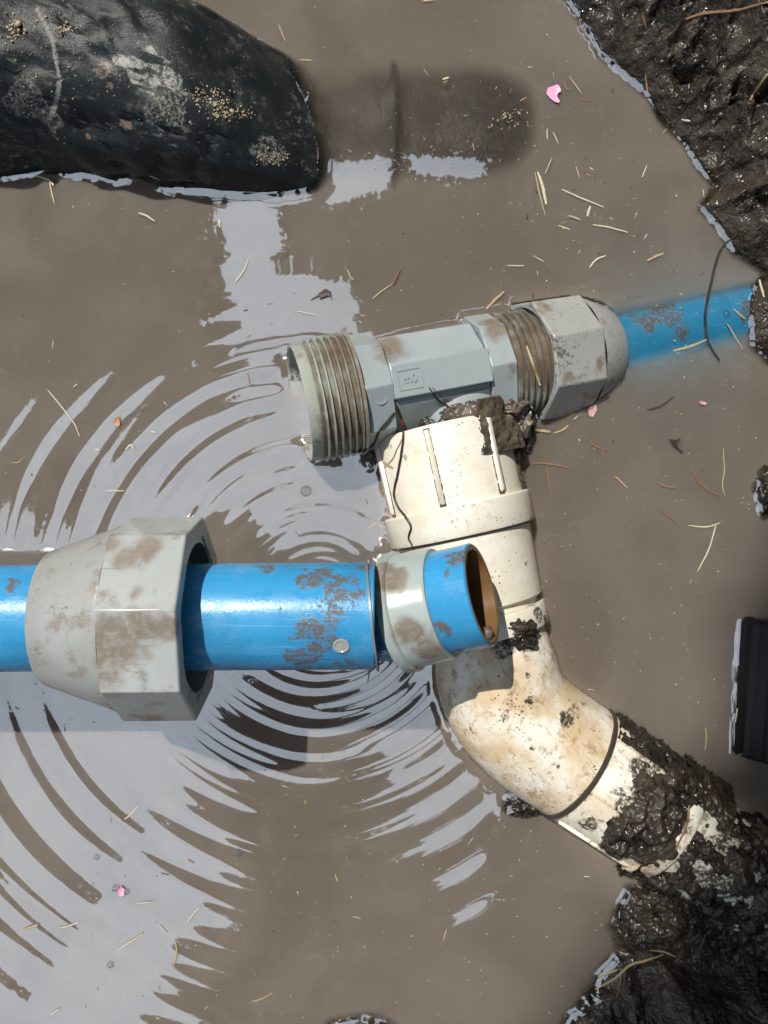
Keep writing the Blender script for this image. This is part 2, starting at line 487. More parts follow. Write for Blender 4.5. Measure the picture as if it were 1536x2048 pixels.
def leaf_mesh(sets):
    V, Fc = [], []
    for pts, size in sets:
        n = len(pts)
        ang = rng.uniform(0, 2 * np.pi, n); tilt = rng.uniform(-0.5, 0.5, (n, 2)); L = size * rng.uniform(0.7, 1.3, n)
        c, s_ = np.cos(ang), np.sin(ang)
        shape = [(-0.5, 0), (-0.15, 0.26), (0.2, 0.2), (0.55, 0), (0.2, -0.2), (-0.15, -0.26)]
        base = sum(len(v) for v in V)
        arr = []
        for (a, b) in shape:
            x = (a * c - b * s_) * L; y = (a * s_ + b * c) * L
            arr.append(np.stack([pts[:, 0] + x, pts[:, 1] + y, pts[:, 2] + tilt[:, 0] * x + tilt[:, 1] * y], 1))
        V.append(np.stack(arr, 1).reshape(-1, 3))
        Fc.append(base + np.arange(n * 6).reshape(n, 6))
    V = np.concatenate(V); Fc = np.concatenate(Fc)
    me = bpy.data.meshes.new('crown')
    me.vertices.add(len(V)); me.vertices.foreach_set('co', V.astype(np.float32).ravel())
    me.loops.add(Fc.size); me.loops.foreach_set('vertex_index', Fc.ravel().astype(np.int32))
    me.polygons.add(len(Fc)); me.polygons.foreach_set('loop_start', np.arange(0, Fc.size, 6, dtype=np.int32))
    me.polygons.foreach_set('loop_total', np.full(len(Fc), 6, np.int32))
    me.update(calc_edges=True)
    return me
s = Sh('tree_leaf')
M['leaf'] = s.done(s.mix(s.noise(3, 2), (0.025, 0.045, 0.014), (0.045, 0.075, 0.02)), 0.6)
s = Sh('tree_bark'); nb = s.noise(12, 6)
M['bark'] = s.done(s.mix(nb, (0.05, 0.038, 0.028), (0.14, 0.11, 0.08)), 0.85, s.bump(nb, 0.6, 0.02))
tree = empty('added_shade_tree', (6.5, 3.0, 0.34), 'added unseen leafy tree beyond the hole, shaped to block sky and sun', 'tree')
tl = [leaf_points(230000, 5.6, 5.85, 6.02, 0.065, 0.025, 0.28), leaf_points(34000, 5.6, 5.9, 6.3, 0.20, 0.12), leaf_points(12000, 5.6, 6.0, 6.7, 0.45, 0.32), leaf_points(9000, 13, 6.0, 7.5, 0.9, 0.6)]  # leaf layers placed to block sky and sun outside the cut gaps
me = leaf_mesh(tl); me.materials.append(M['leaf'])
for v in (me,):
    co = np.zeros(len(v.vertices) * 3, np.float32); v.vertices.foreach_get('co', co)
    co = co.reshape(-1, 3) - np.array(tree.location, np.float32); v.vertices.foreach_set('co', co.ravel()); v.update()
o = bpy.data.objects.new('crown', me); COL.objects.link(o); o.parent = tree; o['kind'] = 'stuff'
rg = random.Random(5)
pth = spline([(6.5, 3.0, -0.1), (6.4, 2.9, 2.0), (6.6, 3.1, 4.2), (6.3, 2.8, 6.6)], 14)
v, f = sweep(pth, [0.34 - 0.017 * i for i in range(14)], 14)
mk('trunk', v, f, M['bark'], tree)
for tx, ty in ((8.5, 5.5), (3.0, 5.5), (10, 0.5), (5.0, -4.0), (7.5, -2.0)):
    pth = spline([(6.5, 3.0, 4.0 + rg.random()), ((6.5 + tx) / 2, (3 + ty) / 2, 5.4), (tx, ty, 6.6)], 9)
    v, f = sweep(pth, [0.15 - 0.015 * i for i in range(9)], 8)
    mk('limb', v, f, M['bark'], tree)

# ------------------------------------------------------------------ fittings
solids = []          # everything that breaks or nears the water surface
def keep(o): solids.append(o); return o

GREY = (0.36, 0.385, 0.385)
# ---- tee fitting
TA = Vector((0.978, 0.206, 0)).normalized()
TA = (TA * math.cos(R(11)) - Vector((0, 0, 1)) * math.sin(R(11))).normalized()
T0 = W(900, 753, 0.008); T0.z = 0.008
TA, TU, TV = basis(TA)           # TV points to image up? fixed below
def Tp(s_, u, v): return T0 + TA * s_ + TU * u + TV * v
TB = Vector((0.215, -0.977, 0)).normalized()
M['tee'] = mat_grey_plastic('pale_grey_fitting_plastic', (0.33, 0.375, 0.385), film=0.12, speck=0.0, rough=0.3,
    film_pts=[(*Tp(-0.045, 0.03, 0.024 if TV.y > 0 else -0.024), 0.010), (*Tp(0.035, 0.03, 0.026 if TV.y > 0 else -0.026), 0.010)])
M['thread'] = mat_grey_plastic('muddy_threaded_plastic', (0.36, 0.385, 0.34), film=0.55, speck=0.7, rough=0.3,
    film_pts=[(*Tp(-0.078, 0.030, 0.022 if TV.y > 0 else -0.022), 0.014), (*Tp(-0.074, 0.04, 0.0), 0.011), (*Tp(-0.076, 0.03, -0.024 if TV.y > 0 else 0.024), 0.013), (*Tp(0.055, 0.035, 0.0), 0.016)])
groove_grime(M['thread'], T0, TA, 0.0405, 0.0424)
tee = empty('tee_fitting', T0, 'pale grey tee fitting with open threaded mouth lying half under water', 'pipe fitting')
def tee_part(name, prof, n=64, phase=0.0, mat='tee', loop=False, bev=0.0):
    v, f = lathe(T0, TA, prof, n, phase, loop=loop)
    o = keep(mk(name, v, f, M[mat], tee))
    if bev: bevel(o, bev)
    return o
# left threaded mouth
def thread_prof(s0, s1, pitch, r, h):
    pr = []; x = s0
    while x < s1 - pitch * 0.5:
        pr += [(x, r), (x + pitch * 0.46, r), (x + pitch * 0.60, r + h), (x + pitch * 0.78, r + h), (x + pitch * 0.92, r)]
        x += pitch
    return pr
pr = [(-0.07, 0.0375), (-0.110, 0.0382), (-0.1112, 0.0392), (-0.1112, 0.0405), (-0.104, 0.0410)] + thread_prof(-0.103, -0.0745, 0.0048, 0.0405, 0.0026) + [(-0.0748, 0.0405), (-0.0742, 0.0435), (-0.0722, 0.0435), (-0.0718, 0.037), (-0.0715, 0.030)]
tee_part('threaded_mouth', pr, 96, mat='thread')
tee_part('collar', [(-0.0717, 0.030), (-0.0717, 0.0415), (-0.0520, 0.0410), (-0.0520, 0.030)], 8, R(6), bev=0.0008)
tee_part('barrel', [(-0.0520, 0.030), (-0.0515, 0.0370), (0.0175, 0.0370), (0.018, 0.030)], 8, R(28.5), bev=0.0015)
tee_part('collar', [(0.0180, 0.030), (0.0180, 0.0405), (0.0370, 0.0400), (0.0370, 0.030)], 8, R(6), bev=0.0008)
pr = [(0.0370, 0.034), (0.0372, 0.0395), (0.040, 0.0395)] + thread_prof(0.040, 0.079, 0.0048, 0.0370, 0.0026) + [(0.079, 0.03)]
tee_part('threaded_outlet', pr, 96, mat='thread')
# raised panel along the barrel with moulded marks
def box_in(frame, s0, s1, u0, u1, v0, v1):
    vs = [frame(a, b, c) for a in (s0, s1) for b in (u0, u1) for c in (v0, v1)]
    fs = [(0, 1, 3, 2), (4, 6, 7, 5), (0, 4, 5, 1), (2, 3, 7, 6), (0, 2, 6, 4), (1, 5, 7, 3)]
    return vs, fs
sg = 1 if TV.y > 0 else -1
def Tq(s_, u, v):            # frame rolled a little toward the image bottom
    a = R(-4)
    return T0 + TA * s_ + (TU * math.cos(a) + TV * sg * math.sin(a)) * u + (TV * sg * math.cos(a) - TU * math.sin(a)) * v
v, f = box_in(Tq, -0.0522, 0.0182, 0.028, 0.0395, -0.0115, 0.0115)
panel = keep(bevel(mk('raised_panel', v, f, M['tee'], tee), 0.0009))
def text_mesh(txt, size, depth):
    cu = bpy.data.curves.new('t', 'FONT'); cu.body = txt; cu.size = size; cu.extrude = depth; cu.align_x = 'CENTER'; cu.align_y = 'CENTER'
    ob = bpy.data.objects.new('t', cu); COL.objects.link(ob)
    dg = bpy.context.evaluated_depsgraph_get()
    me = bpy.data.meshes.new_from_object(ob.evaluated_get(dg))
    vs = [v.co.copy() for v in me.vertices]; fs = [tuple(p.vertices) for p in me.polygons]
    bpy.data.objects.remove(ob); bpy.data.meshes.remove(me); bpy.data.curves.remove(cu)
    return vs, fs
# ring mark on the collar (raised disc in a ring)
def ring_mark(frame_fn, cs, cv, u, r0, r1, h, n=36):
    vs, fs = [], []
    for k, (rr, uu) in enumerate(((r0, u - 0.0008), (r0, u + h), (r1, u + h), (r1, u - 0.0008))):
        for i in range(n):
            t = 2 * math.pi * i / n
            vs.append(frame_fn(cs + rr * math.cos(t), uu, cv + rr * math.sin(t)))
    for k in range(3):
        for i in range(n):
            fs.append((k * n + i, k * n + (i + 1) % n, (k + 1) * n + (i + 1) % n, (k + 1) * n + i))
    return vs, fs
def Tc(s_, u, v):
    a = R(-17)
    return T0 + TA * s_ + (TU * math.cos(a) + TV * sg * math.sin(a)) * u + (TV * sg * math.cos(a) - TU * math.sin(a)) * v
v, f = ring_mark(Tc, -0.0615, 0.000, 0.0380, 0.0030, 0.0046, 0.0007)
mk('moulded_ring', v, f, M['tee'], tee)
for (a, b, c, d) in ((-0.048, -0.032, 0.0062, 0.0068), (-0.048, -0.032, -0.0068, -0.0062), (-0.0485, -0.0479, -0.0068, 0.0068), (-0.0321, -0.0315, -0.0068, 0.0068)):
    v, f = box_in(Tq, a, b, 0.0390, 0.0400, c, d)
    mk('moulded_border', v, f, M['tee'], tee)
v, f = text_mesh('m0', 0.008, 0.0006)
mk('moulded_mark', [Tq(-0.040 + p.x, 0.0396 + p.z, p.y) for p in v], f, M['tee'], tee)
# branch stub towards the white coupling
BO = T0 + Vector((0, 0, -0.004))
v, f = lathe(BO, TB, [(0.0, 0.034), (0.040, 0.036), (0.041, 0.040), (0.060, 0.040)], 64)
keep(mk('branch', v, f, M['tee'], tee))
BXX, BU, BV = basis(TB)

# ---- nut on the tee
M['nut'] = mat_grey_plastic('scuffed_grey_nut_plastic', (0.34, 0.345, 0.33), film=0.60, speck=1.0, rough=0.36, grain=(0.2, 1, 0), off=(1.3, 0.2, 0))
nut_t = empty('compression_nut', Tp(0.09, 0, 0), 'scuffed grey faceted nut screwed onto the tee beside the submerged blue pipe', 'pipe nut')
ROLL = R(10) * (1 if TV.y > 0 else -1)
NTA = (Vector((0.978, 0.206, 0)).normalized() * math.cos(R(19)) - Vector((0, 0, 1)) * math.sin(R(19))).normalized()
NT0 = Tp(0.078, 0, 0) - NTA * 0.078
v, f = lathe(NT0, NTA, [(0.062, 0.0405), (0.0570, 0.0415), (0.0570, 0.0455), (0.0975, 0.0460), (0.0990, 0.0430), (0.0990, 0.035)], 8, ROLL)
keep(bevel(mk('nut_body', v, f, M['nut'], nut_t), 0.0012))
v, f = lathe(NT0, NTA, [(0.0985, 0.0425), (0.104, 0.0415), (0.1205, 0.0350), (0.1240, 0.0325), (0.1242, 0.026)], 72)
keep(mk('nut_cone', v, f, M['nut'], nut_t))
v, f = lathe(NT0, NTA, [(0.0568, 0.0395), (0.0568, 0.0412), (0.080, 0.041), (0.080, 0.0395)], 64, loop=True)
keep(mk('nut_bore', v, f, M['nut'], nut_t))

# ---- submerged blue pipe
M['blue_sub'] = mat_blue('muddy_blue_pipe_plastic', [(*W(1330, 625), 0.010), (*W(1360, 662), 0.006), (*W(1500, 620), 0.008), (*W(1290, 640), 0.008)], dirt=0.55, off=(4, 1, 0))
b0 = W(1205, 688, 0) ; b0.z = -0.0330; b1 = W(1700, 572, 0); b1.z = -0.0345
d = (b1 - b0)
v, f = lathe(b0, d, [(0, 0.020), (0, 0.0340), (d.length, 0.0340)], 64)
o = keep(mk('submerged_pipe', v, f, M['blue_sub'], None, org=b0))
tag(o, 'blue pipe just under the muddy water running from the tee to the mud bank', 'pipe')

# ---- white coupling, elbow, socket
WHITE = (0.76, 0.73, 0.645)
def mat_white(name, amount=0.3, tan=0.0, off=(0, 0, 0), pts=(), grain=None, pits=0.6):
    s = Sh(name)
    c = s.mix(s.step(s.noise(30, 4, 0.6, off=off), 0.35, 0.7), WHITE, (0.70, 0.65, 0.53))
    if tan:
        c = s.mix(s.math('MULTIPLY', s.step(s.noise(26, 6, 0.6, off=(7, 2, 1)), 0.38, 0.62), tan), c, (0.56, 0.42, 0.26))
        c = s.mix(s.math('MULTIPLY', s.step(s.noise(120, 6, 0.7, off=(2, 2, 1)), 0.52, 0.66), tan), c, (0.40, 0.27, 0.15))
    fine = s.noise(600, 4, 0.7)
    m = s.step(s.math('ADD', s.noise(60, 7, 0.66, off=off), s.math('MULTIPLY', fine, 0.14)), 0.80 - 0.20 * amount, 0.88 - 0.20 * amount)
    c = s.mix(s.math('MULTIPLY', m, 0.75), c, (0.16, 0.12, 0.08))
    sp = s.step(s.math('ADD', s.vor(330), s.math('MULTIPLY', s.noise(28, 3, 0.6, off=off), 1.1)), 0.50 + 0.16 * pits, 0.42 + 0.16 * pits)
    sp = s.math('MULTIPLY', sp, s.step(s.vor(330, out='Distance'), 0.30, 0.18))
    c = s.mix(s.math('MULTIPLY', sp, 0.85), c, (0.07, 0.05, 0.035))
    big = s.step(s.math('ADD', s.noise(95, 4, 0.6, off=(4, 4, 4)), s.math('MULTIPLY', s.noise(400, 3), 0.10)), 0.745 - 0.02 * pits, 0.765 - 0.02 * pits)
    c = s.mix(s.math('MULTIPLY', big, pits * 0.9), c, (0.05, 0.04, 0.03))
    if grain is not None:
        g = s.noise(800, 3, 0.6, vec=s.stretch(grain, 0.05))
        c = s.mix(s.math('MULTIPLY', s.math('MULTIPLY', s.step(g, 0.55, 0.70), s.step(s.noise(40, 3, 0.6), 0.42, 0.6)), 0.75), c, (0.20, 0.13, 0.075))
    if pts:
        b = s.blobs(pts, 80, 1.0, off)
        c = s.mix(b, c, s.mix(fine, (0.03, 0.025, 0.02), (0.075, 0.06, 0.045)))
        m = s.math('MAXIMUM', m, b)
    rr = s.mixf(m, 0.42, 0.40)
    nb = s.bump(s.math('ADD', s.math('MULTIPLY', fine, 0.6), s.math('MULTIPLY', s.math('ADD', m, sp), 0.4)), 0.35, 0.0005)
    return s.done(c, rr, nb, spec=0.4)
CA = Vector((0.215, -0.977, 0)).normalized()
C0 = W(908, 992, 0); C0.z = 0.001
CAx, CU, CV = basis(CA)
cr = 1 if CV.x > 0 else -1        # +CV toward image right?
def Cp(s_, ang, r):               # ang: degrees, positive toward image right
    a = R(ang)
    return C0 + CAx * s_ + (CU * math.cos(a) + CV * cr * math.sin(a)) * r
M['white'] = mat_white('cream_pipe_plastic', 0.32, 0.22, pts=[(*Cp(-0.02, 88, 0.05), 0.016), (*Cp(-0.04, 80, 0.05), 0.014), (*Cp(0.0, 85, 0.05), 0.012), (*Cp(-0.03, -84, 0.048), 0.010), (*Cp(0.034, 62, 0.046), 0.004)])  # first three patches paint shade into the right flank's colour
M['white_lo'] = mat_white('pitted_cream_pipe_plastic', 0.30, 0.2, off=(3, 3, 3), pits=0.8, pts=[(*Cp(0.093, 50, 0.047), 0.006), (*Cp(0.1, 60, 0.047), 0.004)])
coup = empty('white_coupling', C0, 'cream white ribbed coupling between the grey tee and the white elbow', 'pipe fitting')
def c_part(name, prof, mat='white', n=96, **k):
    v, f = lathe(C0, CA, prof, n, **k)
    return keep(mk(name, v, f, M[mat], coup))
c_part('ribbed_socket', [(-0.050, 0.041), (-0.0505, 0.0490), (-0.048, 0.0500), (0.0062, 0.0495)])
c_part('raised_band', [(0.0060, 0.045), (0.0062, 0.0528), (0.0075, 0.0538), (0.0265, 0.0535), (0.0280, 0.0528), (0.0282, 0.045)])
c_part('plain_socket', [(0.0280, 0.0440), (0.0300, 0.0490), (0.0350, 0.0490), (0.0800, 0.0472), (0.0815, 0.0450), (0.0817, 0.042)], 'white_lo')
c_part('end_ring', [(0.0860, 0.042), (0.0862, 0.0470), (0.0875, 0.0478), (0.1010, 0.0480), (0.1022, 0.0472), (0.1024, 0.040)], 'white_lo')
c_part('ring_groove', [(0.080, 0.0425), (0.090, 0.0425)], 'white_lo')
for ang in (-68, -15, 36, 88, 140):
    a0, a1 = R(ang - 2.6), R(ang + 2.6)
    vs, fs = [], []
    for (s_, rr) in ((-0.0480, 0.0490), (-0.0470, 0.0530), (0.0020, 0.0526), (0.0050, 0.0490)):
        for k in range(5):
            a = a0 + (a1 - a0) * k / 4
            r2 = rr if 0 < k < 4 else 0.0488
            vs.append(C0 + CAx * s_ + (CU * math.cos(a) + CV * cr * math.sin(a)) * r2)
    for j in range(3):
        for k in range(4):
            fs.append((j * 5 + k, j * 5 + k + 1, (j + 1) * 5 + k + 1, (j + 1) * 5 + k))
    mk('rib', vs, fs, M['white'], coup, sharp=60)
    vs, fs = [], []
    for i in range(41):
        for k in range(9):
            q = abs(k - 4) / 4
            a = R(ang + (k - 4) * (0.80 + 0.25 * fbm((i * 0.35, ang, k // 5), 1, 2)))
            p_ = C0 + CAx * (-0.0485 + 0.054 * i / 40)
            vs.append(p_ + (CU * math.cos(a) + CV * cr * math.sin(a)) * (0.0502 - (0.0014 if q > 0.9 else 0)))
    for i in range(40):
        for k in range(8): fs.append((i * 9 + k, i * 9 + k + 1, (i + 1) * 9 + k + 1, (i + 1) * 9 + k))
    mk('rib_shade_strip', vs, fs, M['mud_shade_film'], coup, sharp=None)  # dark strip paints shade beside the rib, missing under flat lighting
# moulded target mark on the band
def Cm(s_, u, v):
    rr = u; a = R(-20) + v / 0.0535
    return C0 + CAx * s_ + (CU * math.cos(a) + CV * cr * math.sin(a)) * rr
for rad in (0.0022, 0.0040, 0.0058, 0.0076):
    v, f = ring_mark(Cm, 0.0170, -0.001, 0.0534, rad, rad + 0.0006, 0.0004)
    mk('moulded_ring', v, f, M['white'], coup)

# elbow
E = [W(968, 1232, 0), W(984, 1300, 0), W(1000, 1370, 0), W(1026, 1423, 0), W(1078, 1472, 0), W(1150, 1522, 0)]
E = [Vector((p.x, p.y, z)) for p, z in zip(E, (0.001, 0.001, 0.001, 0.000, -0.001, -0.003))]
EP = [Vector(p) for p in spline(E, 40)]
er = [0.0405] * 5 + [0.0405 + 0.0045 * min(1, (i - 4) / 8) for i in range(5, 40)]
M['elbow'] = mat_white('tan_stained_elbow_plastic', 0.42, 0.95, off=(5, 1, 2), pits=1.0, grain=(0.6, -0.8, 0),
    pts=[(*W(1135, 1436, 0.04), 0.0065), (*W(1165, 1405, 0.035), 0.009), (*W(1065, 1490, 0.042), 0.0035), (*W(1125, 1508, 0.04), 0.0035), (*W(1010, 1290, 0.043), 0.010), (*W(1050, 1280, 0.038), 0.009),
         (*W(1055, 1352, 0.042), 0.003), (*W(990, 1395, 0.043), 0.002), (*W(1060, 1400, 0.043), 0.003), (*W(1050, 1402, 0.043), 0.002), (*W(1010, 1436, 0.043), 0.003)])
elb = empty('white_elbow', E[2], 'tan stained white elbow pipe bending down to the right from the coupling', 'pipe elbow')
v, f = sweep(EP, er, 72, caps=False)
v2 = []
for i, p in enumerate(v):
    c = EP[i // 72]; d = (p - c)
    v2.append(c + d * (1 + 0.012 * fbm(p, 45, 3)))
keep(mk('elbow_body', v2, f, M['elbow'], elb))
dv = (EP[-1] - EP[-2]).normalized()
# dark rubber seam ring
s = Sh('dark_rubber_seal'); M['rubber'] = s.done(s.mix(s.noise(300), (0.02, 0.018, 0.015), (0.07, 0.06, 0.045)), 0.35, s.bump(s.noise(400), 0.4, 0.0006))
v, f = lathe(EP[-1], dv, [(-0.001, 0.044), (-0.0005, 0.0462), (0.0025, 0.0464), (0.0030, 0.044)], 72)
keep(mk('seal_ring', v, f, M['rubber'], elb))
# second socket
SO = EP[-1] + dv * 0.0028
SD = Vector(((1395 - 1150), -(1688 - 1522), 0)).normalized(); SD = Vector((SD.x, SD.y, -0.05)).normalized()
M['white_mud'] = mat_white('muddy_socket_plastic', 0.95, 0.6, off=(8, 2, 2), pits=1.0, grain=(0.5, -0.8, 0),
    pts=[(*W(1290, 1560, 0.03), 0.020), (*W(1260, 1620, 0.04), 0.014), (*W(1330, 1600, 0.03), 0.020), (*W(1175, 1650, 0.03), 0.008), (*W(1290, 1680, 0.03), 0.012)])
sock = empty('muddy_socket', SO, 'white pipe socket half caked in dark mud between the elbow and the bank', 'pipe fitting')
v, f = lathe(SO, SD, [(0.0005, 0.040), (0.0008, 0.0440), (0.004, 0.0448), (0.0660, 0.0440)], 80)
keep(mk('socket_body', v, f, M['white_mud'], sock))
v, f = lathe(SO, SD, [(0.0660, 0.042), (0.0662, 0.0468), (0.0685, 0.0476), (0.0760, 0.0474), (0.0775, 0.0465), (0.0777, 0.040)], 80)
keep(mk('socket_rim', v, f, M['white_mud'], sock))
SDx, SU, SV = basis(SD)
sr = 1 if SV.y > 0 else -1
for ang in (-62, -8, 44):
    vs, fs = [], []
    a0, a1 = R(ang - 2.3), R(ang + 2.3)
    for (s_, rr) in ((0.004, 0.0440), (0.005, 0.0468), (0.062, 0.0462), (0.065, 0.0440)):
        for k in range(5):
            a = a0 + (a1 - a0) * k / 4
            r2 = rr if 0 < k < 4 else 0.0438
            vs.append(SO + SDx * s_ + (SU * math.cos(a) + SV * sr * math.sin(a)) * r2)
    for j in range(3):
        for k in range(4): fs.append((j * 5 + k, j * 5 + k + 1, (j + 1) * 5 + k + 1, (j + 1) * 5 + k))
    mk('rib', vs, fs, M['white_mud'], sock, sharp=60)
# buried drain pipe beyond
M['drain'] = mat_white('mud_caked_drain_plastic', 0.9, 0.3, off=(1, 8, 2), pits=1.0, pts=[(*(SO + SD * 0.12 + Vector((0, 0, 0.03))), 0.03)])
v, f = lathe(SO, SD, [(0.070, 0.030), (0.070, 0.0400), (0.26, 0.0400)], 72)
o = keep(mk('drain_pipe', v, f, M['drain'], None, org=SO + SD * 0.1))
tag(o, 'mud caked white drain pipe running into the dark bank at lower right', 'pipe')

# shells of mud and painted shade: thickness follows noise so the edges are ragged
def ragged_shell(name, O, A, s0, s1, r, a0, a1, mask, parent, mat='mud', ns=70, na=70, thick=0.006, seed=0):
    Ax, U, V = basis(A); sgn = 1
    vs, fs, ok = [], [], []
    for i in range(ns + 1):
        for j in range(na + 1):
            s_ = s0 + (s1 - s0) * i / ns; a = R(a0 + (a1 - a0) * j / na)
            n_ = U * math.cos(a) + V * math.sin(a)
            p = O + Ax * s_ + n_ * r
            m = mask(i / ns, j / na, p)
            t = thick * m * (0.75 + 0.9 * (fbm(p + Vector((seed, 0, 0)), 90, 2))) + 0.0010 * fbm(p, 260, 2) * (1 if m > 0.1 else 0)
            if m <= 0: t = -0.002
            vs.append(p + n_ * max(t, -0.002)); ok.append(t > -0.0005)
    w = na + 1
    for i in range(ns):
        for j in range(na):
            q = (i * w + j, i * w + j + 1, (i + 1) * w + j + 1, (i + 1) * w + j)
            if any(ok[k] for k in q): fs.append(q)
    if parent is None: return mk(name, vs, fs, M[mat], None, sharp=None, org=O + Ax * (s0 + s1) / 2)
    return mk(name, vs, fs, M[mat], parent, sharp=None)
def blob_mask(cu, cv, ru, rv, e=0.35, sc=60, sd=0):
    def m(u, v, p):
        d = math.sqrt(((u - cu) / ru) ** 2 + ((v - cv) / rv) ** 2)
        d += e * fbm(p + Vector((0, sd, 0)), sc, 4)
        return max(-0.5, min(1, (1 - d) * 2.5))
    return m
keep(ragged_shell('mud_shade_smear', BO, TB, 0.024, 0.062, 0.0405, -100, 100, lambda u, v, p: min(1, max(-.5, (u - 0.10) * 4 + 2.0 * fbm(p, 60, 4))), tee, 'mud_shade_film', thick=0.0020, ns=60, na=120))
keep(ragged_shell('mud_cake', SO, SD, 0.006, 0.066, 0.0440, -80 if sr > 0 else -85, 85 if sr > 0 else 80, blob_mask(0.72, 0.52 + 0.03 * sr, 0.42, 0.34), sock, thick=0.009, ns=90, na=110))
keep(ragged_shell('mud_cake', SO, SD, 0.002, 0.072, 0.0440, 20 * sr, 95 * sr, blob_mask(0.5, 0.75, 0.75, 0.50, sd=3), sock, thick=0.004, ns=80, na=80))
def m_all(u, v, p):
    return min(1, max(-0.5, 0.06 + 1.9 * (u - 0.15) + 1.4 * fbm(p, 55, 4)))
keep(ragged_shell('mud_cake', SO, SD, 0.060, 0.100, 0.0474, 10 * sr, 95 * sr, lambda u, v, p: min(1, max(-.5, (v - 0.22) * 4 + 1.6 * fbm(p, 60, 4))), sock, thick=0.003, ns=50, na=80))
keep(ragged_shell('mud_cake', SO, SD, 0.064, 0.100, 0.0470, -95 * sr, 10 * sr, lambda u, v, p: min(1, max(-.5, 0.05 + 0.5 * math.sin(u * 9.5 + 0.4) + 1.8 * fbm(p, 75, 4))), sock, thick=0.003, ns=50, na=80))
o = keep(ragged_shell('mud_crust', SO, SD, 0.080, 0.20, 0.0400, -100, 100, m_all, None, thick=0.0065, ns=120, na=120))
tag(o, 'lumpy dark wet mud crust covering the drain pipe near the bank', 'mud')
# shade painted as dark film on the coupling's flank; mud around the tee branch
keep(ragged_shell('mud_shade_smear', C0, CA, -0.054, 0.0065, 0.0503, 40 * cr, 105 * cr, lambda u, v, p: min(1, max(-.5, (v - 0.44 - 0.06 * u) * 7 + 0.9 * fbm(p, 50, 4))), coup, 'mud_shade_film', thick=0.0022, ns=90, na=90))
def lump(name, c, r, h, seed, parent=None, mat='mud', sub=5):
    bm = bmesh.new(); bmesh.ops.create_icosphere(bm, subdivisions=sub, radius=1.0)
    vs = []
    for v_ in bm.verts:
        d = v_.co.normalized()
        q = Vector((d.x * r[0], d.y * r[1], d.z * h))
        k = 1 + 0.40 * fbm(d + Vector((seed, 0, 0)), 1.5, 3) + 0.10 * fbm(d + Vector((seed, 4, 0)), 5, 2)
        vs.append(Vector(c) + q * k)
    fs = [tuple(x.index for x in f_.verts) for f_ in bm.faces]; bm.free()
    if parent is None: return mk(name, vs, fs, M[mat], None, sharp=None, org=c)
    return mk(name, vs, fs, M[mat], parent, sharp=None)
o = keep(lump('mud_lump', W(1540, 985, -0.004), (0.014, 0.017), 0.010, 83, None, 'mud'))
tag(o, 'black mud lump poking from the water at the right edge', 'mud')
for i, (px, py, z, rx, ry, h, mt) in enumerate(((1020, 812, 0.016, 0.016, 0.010, 0.012, 'mud_shade_film'), (985, 800, 0.020, 0.014, 0.008, 0.010, 'mud_shade_film'), (1040, 845, 0.010, 0.010, 0.014, 0.012, 'mud_shade_film'),
        (765, 840, 0.004, 0.013, 0.010, 0.012, 'mud_shade_film'), (745, 885, 0.000, 0.008, 0.010, 0.010, 'mud_shade_film'), (960, 815, 0.018, 0.016, 0.007, 0.010, 'mud_shade_film'), (820, 838, 0.016, 0.017, 0.006, 0.010, 'mud_shade_film'), (880, 825, 0.022, 0.014, 0.005, 0.008, 'mud_shade_film'))):
    keep(lump('mud_shade_smear', W(px, py, z), (rx, ry), h, i * 3.1, tee, mt))
o = keep(lump('mud_lump', W(1046, 872, 0.0), (0.008, 0.012), 0.010, 44, None, 'mud_shade_film'))
tag(o, 'small wet mud lump wedged between the cream coupling and the grey nut', 'mud')
o = keep(lump('mud_lump', W(745, 905, 0.0), (0.007, 0.010), 0.008, 51, None, 'mud_shade_film'))
tag(o, 'brown mud lump at the lower left corner of the cream coupling', 'mud')
o = keep(lump('mud_lump', W(1030, 1262, 0.036), (0.014, 0.010), 0.012, 61, None, 'mud'))
tag(o, 'glossy black mud lump under the end ring of the cream coupling', 'mud')
o = keep(lump('mud_lump', W(1052, 1598, -0.006), (0.018, 0.010), 0.012, 63, None, 'mud'))
tag(o, 'black mud lump at the waterline below the left side of the elbow', 'mud')
o = keep(lump('mud_clod', W(1308, 1838, 0.000), (0.022, 0.020), 0.015, 71, None, 'mud', 6))
tag(o, 'glossy black mud clod at the water edge below the drain pipe', 'mud')

# ---- black pipe at the right edge
s = Sh('wet_black_rubber_sheet')
g = s.noise(60, 4, 0.6, vec=s.stretch((0.1, 1, 0), 0.06))
M['blackpipe'] = s.done(s.mix(s.step(g, 0.5, 0.75), (0.006, 0.006, 0.007), (0.016, 0.016, 0.016)), 0.3, s.bump(g, 0.3, 0.001), spec=0.15)
q0 = W(1605, 1240, 0); q0.z = -0.012; q1 = W(1588, 1515, 0); q1.z = -0.016
d = q1 - q0
v, f = lathe(q0, d, [(0, 0.0), (0.0, 0.044), (0.003, 0.0475), (d.length - 0.003, 0.0475), (d.length, 0.044), (d.length, 0.0)], 160, rfun=lambda s_, r, t: r + (0.0007 * math.copysign(abs(math.cos(11 * t)) ** 0.4, math.cos(11 * t)) if r > 0.01 else 0))
o = keep(mk('black_pipe', v, f, M['blackpipe'], None, org=q0))
tag(o, 'wet black pipe stub lying half submerged at the right edge of the photo', 'pipe')

